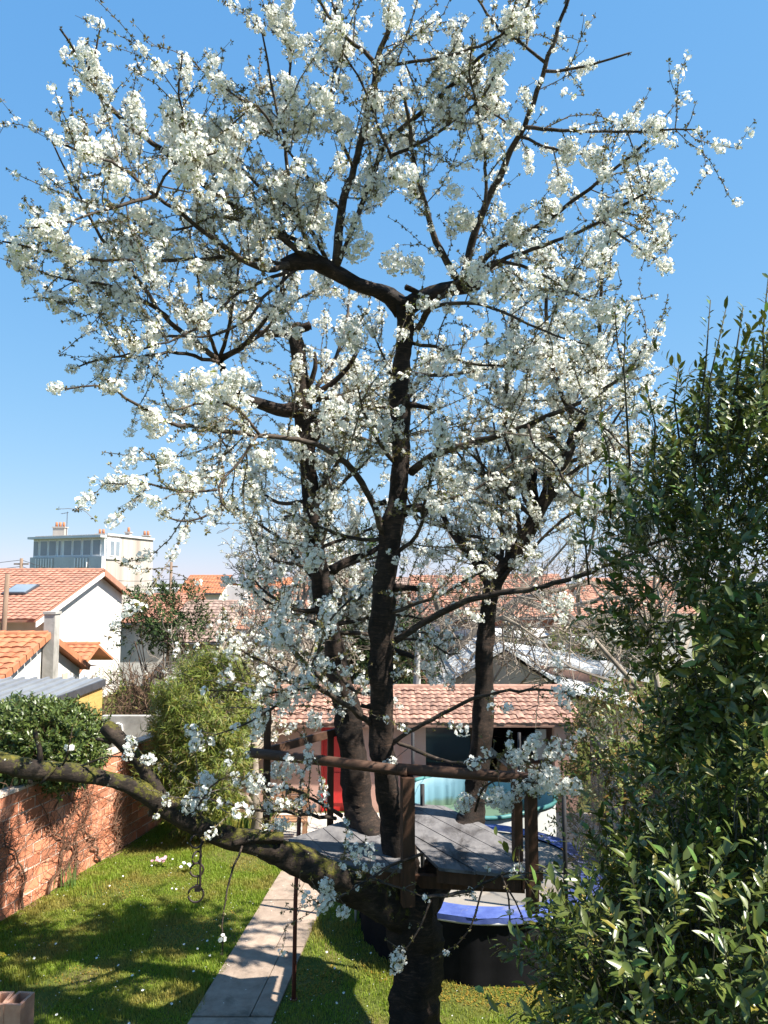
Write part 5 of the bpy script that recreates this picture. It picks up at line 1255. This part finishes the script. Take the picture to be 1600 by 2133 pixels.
# ---- the great bay laurel on the right
la = thing('bay_laurel', 'large dark green bay laurel towering right of the cherry tree', 'laurel', (3.6, 6.3, 0))
blobs = [((3.05, 5.1, 1.9), (1.85, 1.6, 2.1)), ((3.5, 4.4, 2.6), (1.5, 1.0, 1.5)), ((4.1, 6.2, 4.2), (1.7, 1.6, 2.0)), ((3.95, 6.4, 5.8), (1.65, 1.5, 1.55)), ((4.45, 6.4, 6.8), (1.15, 1.1, 1.25)), ((2.3, 5.6, 1.4), (1.05, 1.1, 1.35)), ((2.75, 6.6, 5.6), (0.7, 0.7, 0.9)), ((1.9, 4.9, 2.9), (0.75, 0.8, 0.85))]
p, d = shoots(blobs, 13000, (0.5, 0.92), 0.7, 0.55)
vp = proj(p); cen = np.array([c for c, r in blobs]); front = p[:, 1] < 6.9
k = np.where((vp[:, 0] < 1680) & (vp[:, 1] < 2250) & front, 1.0, 0.22) > rng.random(len(p)); p, d = p[k], d[k]
L = rng.uniform(.25, .5, len(p)) * np.where(rng.random(len(p)) < .12, 1.7, 1.0)
Mx, pos = leaf_shoots(p, d, L, 12, 0.108)
# whippy leaders standing above the crown
lead = [((1310, 900), (1305, 635), 6.4), ((1440, 900), (1480, 625), 6.3), ((1465, 930), (1512, 645), 6.2), ((1540, 850), (1548, 640), 6.2), ((1590, 800), (1600, 580), 6.0), ((1270, 1010), (1250, 880), 6.6), ((1360, 950), (1345, 800), 6.4), ((1420, 900), (1415, 760), 6.3), ((1225, 1150), (1205, 1060), 6.8), ((1520, 780), (1565, 690), 6.1)]
lm = MB(); mm, pq = [], []
for a, b, Y in lead:
    A, B = np.array(P(*a, Y)), np.array(P(*b, Y)); n = 26
    lm.tube([A - np.array([0, 0, .3]), (A + B) / 2 + rng.normal(size=3) * .03, B], [0.011, 0.008, 0.004], 5)
    Mq, pp_ = leaf_shoots(A[None], nrm((B - A)[None]), np.array([np.linalg.norm(B - A)]), n, 0.10, 0.7); mm.append(Mq); pq.append(pp_)
Mx = np.concatenate([Mx] + mm); pos = np.concatenate([pos] + pq)
vis = proj(pos); inside = (vis[:, 0] > 1000) & (vis[:, 0] < 1600) & (vis[:, 1] > 560) & (vis[:, 1] < 2133)
order = np.argsort(np.where(inside, pos[:, 1], 99)); singles = set(order[:260].tolist()) | set(range(len(pos) - 40, len(pos)))
mask = np.ones(len(pos), bool); mask[list(singles)] = False
young = (rng.random(len(pos)) < 0.10)
lf = MB(); k = mask & ~young; lf.inst(LEAF8[0], None, LEAF8[1], Mx[k], pos[k], 0); k = mask & young; lf.inst(LEAF8[0], None, LEAF8[1], Mx[k], pos[k], 1)
lf.build('foliage', [M['laurel'], M['laurel_new']], la, True, kind='stuff')
lme = []
for mt in ('laurel', 'laurel_new'):
    t = MB(); t.add(LEAF8[0], tris=LEAF8[1]); lme.append(t.mesh('leaf', M[mt], True))
for i in singles:
    s = np.linalg.norm(Mx[i][:, 1]); place('leaf', lme[int(young[i])], la, pos[i], Matrix((Mx[i] / s).tolist()).to_quaternion(), float(s))
stems_mesh(p, d, L, 0.006, M['laurel_stem'], la)
m_ = MB()
for k in range(9):
    x_, y_ = 3.5 + rng.normal() * .25, 6.0 + rng.normal() * .3; t = blobs[int(rng.integers(0, 5))][0]
    q = np.array(t) + rng.normal(size=3) * .4; m_.tube(smooth_line([(x_, y_, 0, .06), ((x_ * .6 + q[0] * .4), y_ * .6 + q[1] * .4, q[2] * .45, .05), (*q, .025)], .2)[:, :3], np.linspace(.06, .02, len(smooth_line([(x_, y_, 0, .06), ((x_ * .6 + q[0] * .4), y_ * .6 + q[1] * .4, q[2] * .45, .05), (*q, .025)], .2))), 8)
m_.build('stem', M['laurel_stem'], la, True); lm.build('leader', M['laurel_stem'], la, True)
bb = MB(); nb = 900; ids = rng.integers(0, len(p), nb); tip = p[ids] + d[ids] * (L[ids] * rng.uniform(.6, 1, nb))[:, None]
OCT = (np.array([(1, 0, 0), (-1, 0, 0), (0, 1, 0), (0, -1, 0), (0, 0, 1), (0, 0, -1)]), [(0, 2, 4), (2, 1, 4), (1, 3, 4), (3, 0, 4), (2, 0, 5), (1, 2, 5), (3, 1, 5), (0, 3, 5)])
tipr = np.repeat(tip, 6, 0) + rng.normal(size=(nb * 6, 3)) * .014
bb.inst(OCT[0], None, OCT[1], np.repeat((np.eye(3) * 0.0055)[None], nb * 6, 0), tipr); bb.build('flower_buds', M['laurel_bud'], la, kind='stuff')

# ---- generic shrub
def shrub(name, label, cat, blobs, n, per, size, mats, stem, basexy, Lr=(.2, .4), leaf=LEAF4, spread=.9, droop=0.0, up=.5, group=None, shell=(.6, 1.0), nst=6, mix=.1, stemr=.03, lumpy=.24):
    o = thing(name, label, cat, (basexy[0], basexy[1], 0), group)
    p, d = shoots(blobs, n, shell, up, lumpy); L = rng.uniform(*Lr, n)
    Mx, pos = leaf_shoots(p, d, L, per, size, spread, droop)
    y_ = rng.random(len(pos)) < mix
    f_ = MB(); f_.inst(leaf[0], None, leaf[1], Mx[~y_], pos[~y_], 0); f_.inst(leaf[0], None, leaf[1], Mx[y_], pos[y_], 1 if len(mats) > 1 else 0)
    f_.build('foliage', mats, o, True, kind='stuff'); stems_mesh(p, d, L, 0.004, stem, o)
    m_ = MB()
    for k in range(nst):
        c, r = blobs[k % len(blobs)]; q = np.array(c) + rng.normal(size=3) * np.array(r) * .35
        b0 = np.array([basexy[0] + rng.normal() * .08, basexy[1] + rng.normal() * .08, 0]); mid = b0 * .55 + q * .45 + rng.normal(size=3) * .06
        ln = smooth_line([(*b0, stemr), (*mid, stemr * .7), (*q, stemr * .3)], .15); m_.tube(ln[:, :3], ln[:, 3], 6)
    m_.build('stem', stem, o, True)
    return o
shrub('hedge_ball', 'clipped dense green shrub bulging over the brick wall', 'shrub', [((-6.35, 13.7, 2.58), (1.08, 0.95, .74)), ((-7.1, 13.8, 2.25), (0.9, .9, .62)), ((-5.78, 13.6, 2.52), (.68, .7, .62))], 5200, 10, 0.092, [M['hedge'], M['dry']], M['brown_twig'], (-6.75, 13.8), (.12, .22), LEAF4, up=.25, mix=.02, nst=5)
BLADE = (np.array([(0, 0, 0), (-.055, .35, .03), (.055, .35, .03), (0, 1, -.12)]), [(0, 2, 1), (1, 2, 3)])
q = P(425, 1500, 16.2)
bam = shrub('bamboo', 'yellow-green bamboo clump beside the brick wall', 'bamboo', [((q.x, 16.2, 2.5), (.85, .7, 1.25)), ((q.x - .3, 16.1, 1.5), (.75, .6, 1.0)), ((q.x + .35, 16.2, 1.7), (.5, .6, 1.1))], 3600, 13, 0.16, [M['bamboo'], M['dry']], M['bamboo'], (q.x, 16.2), (.25, .5), BLADE, 1.0, .45, .3, mix=.12, nst=14, stemr=.014, lumpy=.6)
q = P(1295, 1560, 13)
shrub('bronze_shrub', 'loose green shrub with orange-bronze young leaves beside the fence', 'shrub', [((q.x, 13, 2.4), (.95, .8, 1.1)), ((q.x - .3, 12.6, 1.6), (.75, .7, 1.0)), ((q.x + .7, 12.8, 1.8), (.9, .8, 1.4))], 1300, 10, 0.105, [M['redbush'], M['dry']], M['brown_twig'], (q.x, 13), (.25, .5), LEAF4, .9, 0, .7, mix=.15, nst=8)
# thin leafy sprigs reaching left from it
q = P(330, 1290, 23)
shrub('evergreen_bush', 'dark evergreen bush with bare reddish lower stems near the white gable', 'bush', [((q.x, 23, q.z), (1.0, .9, .75)), ((q.x + .7, 23.1, q.z + .35), (.45, .5, .6)), ((q.x - .55, 22.8, q.z - .35), (.5, .5, .45)), ((q.x + .9, 23.1, q.z - .6), (.6, .5, .5))], 620, 10, 0.13, [M['ever'], M['dark_ever']], M['brown_twig'], (q.x + .3, 23), (.25, .6), LEAF4, .8, 0, .5, mix=.4, lumpy=.7, nst=16, stemr=.035)
q = P(735, 1300, 27)
shrub('ivy_clad_tree', 'dark ivy-clad tree standing behind the cherry stems', 'tree', [((q.x, 27, 4.2), (.95, .9, 2.9)), ((q.x + .6, 27.2, 2.2), (1.3, 1, 1.6)), ((q.x + .2, 27, 6.2), (.7, .7, 1.0))], 1900, 10, 0.17, [M['dark_ever'], M['ever']], M['brown_twig'], (q.x, 27), (.3, .55), LEAF4, .9, .1, .3, mix=.25, nst=5, stemr=.12, lumpy=.6)
q = P(860, 1385, 25)
shrub('dark_conifer', 'dark green bush beside the grey dead trunk behind the shed', 'bush', [((q.x, 25.5, 2.6), (.9, .8, 1.6)), ((q.x - .6, 25.3, 1.9), (.9, .8, 1.3))], 900, 10, 0.13, [M['ever'], M['dark_ever']], M['brown_twig'], (q.x, 25.5), (.25, .5), LEAF4, .9, .1, .4, mix=.3, nst=5)
for (px, py, Y, rx_, rz2, lab, mt) in ((1205, 1345, 31, 1.1, .7, 'yellow-green round bush under the stone chimney', 'bamboo'), (1275, 1345, 30, .9, .8, 'olive bush right of the white glazed porch', 'ever'), (1310, 1350, 28.5, .9, .9, 'dark bush behind the air conditioner', 'dark_ever'), (1080, 1330, 32, .6, .45, 'small golden bush under the white awning', 'dry'), (1235, 1310, 36, .7, .6, 'grey-olive bush against the far red-roofed house', 'ever')):
    q = P(px, py, Y); shrub('garden_bush', lab, 'bush', [((q.x, Y, q.z), (rx_, rx_, rz2)), ((q.x, Y, q.z * .5), (rx_ * .9, rx_ * .9, q.z * .5))], 700, 9, 0.12, [M[mt], M['ever']], M['brown_twig'], (q.x, Y), (.2, .4), LEAF4, nst=4, mix=.2)
q = P(195, 1425, 21.3); shrub('yellow_shrub', 'low yellow-green shrub behind the plywood end of the lean-to', 'shrub', [((q.x + .35, 21.3, 2.3), (.5, .5, .55)), ((q.x + .4, 21.3, 1.4), (.6, .5, .9))], 260, 9, 0.08, [M['bamboo'], M['ever']], M['brown_twig'], (q.x + .35, 21.3), (.2, .35), LEAF4, mix=.4, nst=4)

# ---- bare trees
def bare_tree(name, label, base, height, spread, mat, levels=5, r0=.12, seed=1, kids=(3, 4), crook=.28, trunk_h=.3, buds=None, lean=(0, 0), cat='tree', bloom=0.0, nst=1, rmin=.011):
    r_ = np.random.default_rng(seed); o = thing(name, label, cat, (base[0], base[1], 0)); tk = MB(); tw = MB(); tips = []
    def rec(p, d, L, r, lev):
        n = 5; pts = [p]; dd = d
        for i in range(n - 1):
            dd = dd + r_.normal(size=3) * crook; dd[2] += .04; dd = dd / np.linalg.norm(dd); pts.append(pts[-1] + dd * L / (n - 1))
        (tk if lev < 2 else tw).tube(pts, np.linspace(r, r * .62, n), 8 if lev < 2 else (4 if lev < 4 else 3), noise=.06 if lev < 2 else 0, cap=False)
        if lev >= levels: tips.append(pts[-1]); tips.append(pts[2]); return
        for k in range(int(r_.integers(kids[0], kids[1] + 1))):
            i = int(r_.integers(2, n)); perp = r_.normal(size=3); perp -= dd * perp.dot(dd); perp /= np.linalg.norm(perp)
            nd = dd * r_.uniform(.4, .9) + perp * r_.uniform(.5, 1) * spread + np.array([0, 0, .1]); nd /= np.linalg.norm(nd)
            rec(pts[i], nd, L * r_.uniform(.55, .82), max(rmin, r * .6), lev + 1)
    for s_ in range(nst):
        b0 = np.array([base[0] + (r_.normal() * .25 if nst > 1 else 0), base[1] + (r_.normal() * .25 if nst > 1 else 0), 0.0]); d0 = np.array([lean[0] + (r_.normal() * .35 if nst > 1 else 0), lean[1], 1.0])
        rec(b0, d0 / np.linalg.norm(d0), height * trunk_h, r0, 0)
    tk.build('trunk', mat, o, True); tw.build('crown', mat, o, kind='stuff')
    tips_ = np.array(tips)
    if buds is not None and len(tips_):
        m_ = MB(); dr = rand_dirs(len(tips_)); m_.inst(LEAF4[0] * buds[1], None, LEAF4[1], frames_y(dr, rand_dirs(len(tips_))), tips_); m_.build('buds', buds[0], o, kind='stuff')
    if bloom:
        sel_ = tips_[r_.random(len(tips_)) < bloom]; m_ = MB(); scatter(m_, tiny, sel_, frames(rand_dirs(len(sel_))) * r_.uniform(1.2, 2.4, len(sel_))[:, None, None]); m_.build('blossom', mats_cl, o, kind='stuff')
    return o
q = P(560, 1300, 23); bare_tree('bare_tree', 'grey twiggy bare tree with crooked shoots before the terracotta roofs', (q.x, 23), 10.5, .95, M['bare_twig'], 6, .13, 3, (3, 4), .30, .26, bloom=.12)
q = P(470, 1350, 21.5); bare_tree('bare_tree', 'low crooked bare tree between the bamboo and the brown tiled roof', (q.x, 21.5), 8.2, 1.0, M['bare_twig'], 6, .10, 5, (3, 3), .32, .26, bloom=.22)
q = P(1040, 1300, 32); bare_tree('bare_tree', 'tall dense bare tree with tangled twigs behind the right cherry stem', (q.x, 32.5), 22, .95, M['bare_twig'], 7, .2, 8, (3, 3), .26, .30)
q = P(880, 1300, 30); bare_tree('bare_tree', 'slender bare tree with pale twigs behind the main cherry stem', (q.x, 29), 19, .9, M['bare_twig'], 6, .15, 13, (3, 4), .28, .33, bloom=.06)
q = P(1175, 1300, 34); bare_tree('bare_tree', 'yellow-barked bare tree arching between the cherry and the laurel', (q.x, 33.5), 19, .9, M['bare_twig'], 6, .12, 17, (3, 3), .28, .36)
q = P(680, 1300, 24); bare_tree('bare_tree', 'bare tree whose twigs fill the gap between the left and main cherry stems', (q.x, 24), 14, .95, M['bare_twig'], 6, .14, 29, (3, 4), .28, .25, bloom=.25)
q = P(185, 1350, 25); bare_tree('bare_tree', 'small dark-stemmed bare tree in front of the white gable wall', (q.x, 25), 5.3, 1.1, M['bare_twig'], 5, .11, 11, (3, 4), .30, .30)
q = P(1440, 1000, 12.5); bare_tree('budding_tree', 'thin pale budding twigs rising behind the laurel top', (q.x, 12.5), 10.2, .55, M['bare_twig'], 6, .10, 19, (2, 3), .16, .34, (M['dry'], .05))
q = P(275, 1440, 21); bare_tree('bare_shrub', 'grey bare shrub thicket behind the concrete wall stub', (q.x, 21), 3.2, .8, M['brown_twig'], 4, .035, 23, (3, 4), .25, .38, cat='shrub', nst=9)
q = P(340, 1440, 21.6); bare_tree('bare_shrub', 'reddish bare shrub stems under the dark evergreen bush', (q.x, 21.6), 3.8, .6, M['brown_twig'], 4, .035, 31, (3, 4), .2, .38, cat='shrub', nst=8)
q = P(330, 1190, 60); bare_tree('bare_tree', 'far bare tree beside the blank pale side wall', (q.x + 1.5, 62), 8.2, .7, M['bare_twig'], 5, .12, 37, (3, 3), .2, .33)
q = P(25, 1190, 60); bare_tree('bare_tree', 'far bare tree above the terracotta ridge', (q.x, 62), 7.6, .7, M['bare_twig'], 5, .12, 41, (3, 3), .2, .33)
# pruned fruit tree with pale trunk
q = G(535, 1740); bare_tree('pruned_fruit_tree', 'small pruned fruit tree with pale cracked trunk before the shed', (q.x, q.y), 3.9, .7, M['pale_bark'], 5, .16, 43, (3, 4), .24, .30, bloom=.25)
# grey dead trunk
q = P(866, 1400, 23.5); m_ = MB(); top = P(872, 1310, 23.5); ln = smooth_line([(q.x - .1, 23.5, 0, .16), (q.x, 23.5, 1.6, .13), (top.x, 23.5, top.z, .08)], .2); m_.tube(ln[:, :3], ln[:, 3], 8, noise=.08); o = m_.build('dead_trunk', M['dead'], smooth=True); tag(o, 'bare grey dead trunk standing behind the pink shed', 'trunk')

# ---- irises, flowers
def clump(name, label, cat, x, y, n, h, mat, wdt=.03, spread=.12):
    o = thing(name, label, cat, (x, y, 0))
    for k in range(n):
        a = rng.uniform(0, 2 * math.pi); hh_ = h * rng.uniform(.6, 1.1); bx_, by_ = x + rng.normal() * spread, y + rng.normal() * spread; ln_ = rng.uniform(.05, .35)
        c, s = math.cos(a), math.sin(a); V = [(bx_ - s * wdt / 2, by_ + c * wdt / 2, 0), (bx_ + s * wdt / 2, by_ - c * wdt / 2, 0), (bx_ + c * ln_ * hh_ * .4 + s * wdt / 2, by_ + s * ln_ * hh_ * .4 - c * wdt / 2, hh_ * .6), (bx_ + c * ln_ * hh_ * .4 - s * wdt / 2, by_ + s * ln_ * hh_ * .4 + c * wdt / 2, hh_ * .6), (bx_ + c * ln_ * hh_, by_ + s * ln_ * hh_, hh_)]
        m_ = MB(); m_.add(V, quads=[(0, 1, 2, 3)], tris=[(3, 2, 4)]); m_.build('leaf', mat, o)
    return o
for px, py, lab in ((505, 1735, 'clump of sword-shaped iris leaves left of the pale fruit tree trunk'), (565, 1722, 'clump of sword-shaped iris leaves right of the pale fruit tree trunk'), (470, 1720, 'clump of sword-shaped iris leaves at the foot of the bamboo')):
    q = G(px, py); clump('iris_clump', lab, 'iris', q.x, q.y, 22, .6, M['iris'])
q = G(130, 1850); clump('grass_tuft', 'tall arching grass tuft at the foot of the brick wall', 'grass tuft', q.x + .1, q.y, 26, .42, M['iris'], .014, .12)
def primrose(px, py, lab, mt, n=9):
    q = G(px, py); o = thing('primrose', lab, 'flowers', (q.x, q.y, 0)); f_ = MB(); l_ = MB(); nn = 10
    a = rng.uniform(0, 2 * math.pi, nn); dr = np.stack([np.cos(a), np.sin(a), rng.uniform(.2, .7, nn)], -1); l_.inst(LEAF4[0] * .13, None, LEAF4[1], frames_y(dr, np.tile([0, 0, 1.0], (nn, 1))), np.tile([q.x, q.y, .01], (nn, 1))); l_.build('leaves', M['grass'], o)
    for k in range(n):
        V, Tq = petal_flower(5, .2, .03); f_ = MB(); fp = np.array([q.x + rng.normal() * .07, q.y + rng.normal() * .05, .11 + rng.random() * .05]); f_.inst(V, None, Tq, frames(nrm(np.array([[rng.normal() * .3, -.5, 1.0]]))), fp[None]); f_.tube([(q.x, q.y, 0), fp], .003, 3, 1); f_.build('flower', [M[mt], M['iris']], o)
primrose(335, 1806, 'small clump of pink primroses on the lawn', 'pink_fl', 12); primrose(388, 1815, 'small clump of cream primroses on the lawn', 'white_fl', 6); primrose(3, 2010, 'yellow primroses at the lawn corner by the clay blocks', 'yellow_fl', 7)

# ---- lawn
def lawn_blades(n, xr, yr, hgt, mat, name, keep, wdt=.010, kindname='stuff'):
    x = rng.uniform(*xr, n); y = rng.uniform(*yr, n); k = keep(x, y); x, y = x[k], y[k]; n = len(x)
    lump = .6 + .5 * (np.sin(x * 2.3 + 1) * np.sin(y * 1.9) + .5 * np.sin(x * 5.1) * np.sin(y * 4.3 + 2)); h = hgt * rng.uniform(.5, 1.25, n) * np.clip(lump, .45, 1.5)
    a = rng.uniform(0, 2 * math.pi, n); ln_ = rng.uniform(.1, .8, n) * h; c, s = np.cos(a), np.sin(a); w_ = wdt * rng.uniform(.6, 1.3, n)
    z0 = np.zeros(n); V = np.stack([np.stack([x - s * w_ / 2, y + c * w_ / 2, z0], -1), np.stack([x + s * w_ / 2, y - c * w_ / 2, z0], -1), np.stack([x + c * ln_ * .4 + s * w_ * .4, y + s * ln_ * .4 - c * w_ * .4, h * .65], -1), np.stack([x + c * ln_ * .4 - s * w_ * .4, y + s * ln_ * .4 + c * w_ * .4, h * .65], -1), np.stack([x + c * ln_, y + s * ln_, h], -1)], 1)
    o_ = (np.arange(n) * 5)[:, None]; m_ = MB(); m_.add(V.reshape(-1, 3), quads=o_ + np.array([[0, 1, 2, 3]]), tris=o_ + np.array([[3, 2, 4]])); o = m_.build(name, mat, kind='stuff'); return o
def wall_x(y): return WA[0] + (y - WA[1]) * (WB[0] - WA[0]) / (WB[1] - WA[1])
def bare_patch(x, y): return ((np.sin(x * 1.7 + .4) * np.sin(y * 2.1 + 1.1) + .6 * np.sin(x * 3.9 + 2) * np.sin(y * 3.3)) > .62)
def keep_left(x, y): return (x > wall_x(y) + .08) & (x < path_x(y) + .02 + .05 * np.sin(y * 7)) & (~bare_patch(x, y) | (rng.random(len(x)) < .3)) & ~((x < -4.3) & (y < 10.5) & (y > 9.5) & (rng.random(len(x)) < .8))
def keep_right(x, y): return (x > path_x(y) + 1.04 + .06 * np.sin(y * 6)) & (np.hypot(x - tc.x, y - tc.y) > TR - .1) & (~bare_patch(x, y) | (rng.random(len(x)) < .25)) & ~((x > .5) & (y > 9.9) & (rng.random(len(x)) < .45) & (np.hypot(x - tc.x, y - tc.y) < TR + .5))
o = lawn_blades(190000, (-7.2, -1.6), (8.9, 17.6), .075, M['grass'], 'grass', keep_left); tag(o, 'green lawn grass between the brick wall and the path', 'grass')
o = lawn_blades(90000, (-1.6, 4.7), (8.3, 15.6), .07, M['grass'], 'grass', keep_right); tag(o, 'green lawn grass right of the path around the cherry trunk', 'grass')
def mossy(n, xr, yr, keep, lab):
    x = rng.uniform(*xr, n); y = rng.uniform(*yr, n); k = keep(x, y); x, y = x[k], y[k]; n = len(x)
    m_ = MB(); dr = nrm(np.stack([rng.normal(size=n), rng.normal(size=n), np.full(n, .5)], -1)); m_.inst(LEAF4[0] * np.array([.05, .035, .03]), None, LEAF4[1], frames_y(dr, np.tile([0, 0, 1.0], (n, 1))), np.stack([x, y, np.full(n, .006)], -1)); o = m_.build('moss', M['mossground'], kind='stuff'); tag(o, lab, 'moss')
mossy(9000, (-7.2, -1.6), (8.9, 15), lambda x, y: (x > wall_x(y) + .1) & (x < path_x(y)) & bare_patch(x, y), 'yellow-brown moss and dead leaf patches in the lawn by the brick wall')
mossy(17000, (-1.3, 4.4), (8.4, 11.2), lambda x, y: (x > path_x(y) + 1.1) & (np.hypot(x - tc.x, y - tc.y) > TR) & (bare_patch(x, y) | (np.hypot(x - tc.x, y - tc.y) < TR + .45)), 'rusty moss and dead leaves before the trampoline skirt')
n = 75; m_ = MB(); V, Tq = petal_flower(5, .05, .017)
x = rng.uniform(-6.2, 0.2, n); y = 9.2 + 7 * rng.random(n) ** 1.3; k = (x > wall_x(y) + .2) & ((x < path_x(y)) | (x > path_x(y) + 1.1)); m_.inst(V, None, Tq, frames(nrm(np.stack([rng.normal(size=k.sum()) * .3, np.full(k.sum(), -.4), np.ones(k.sum())], -1))), np.stack([x[k], y[k], rng.uniform(.06, .10, k.sum())], -1)); o = m_.build('daisies', M['white_fl'], kind='stuff'); tag(o, 'tiny white daisies scattered in the lawn', 'daisies')
n = 420; x = rng.uniform(-6, 2.0, n); y = rng.uniform(8.6, 15, n); k = (x > wall_x(y) + .2) & (np.hypot(x - tc.x, y - tc.y) > TR); x, y = x[k], y[k]; onp = (x > path_x(y)) & (x < path_x(y) + 1.05)
m_ = MB(); m_.inst(np.array([(-.009, 0, 0), (0, -.010, .002), (.009, 0, 0), (0, .011, .003)]), [(0, 1, 2, 3)], None, frames(nrm(np.stack([rng.normal(size=len(x)) * .3, rng.normal(size=len(x)) * .3, np.ones(len(x))], -1))), np.stack([x, y, np.where(onp, .052, .045)], -1)); o = m_.build('fallen_petals', M['petal'], kind='stuff'); tag(o, 'white cherry petals fallen on the path and lawn', 'petals')
print('TRIS total', sum(len(ob.data.polygons) for ob in bpy.data.objects if ob.type == 'MESH'))
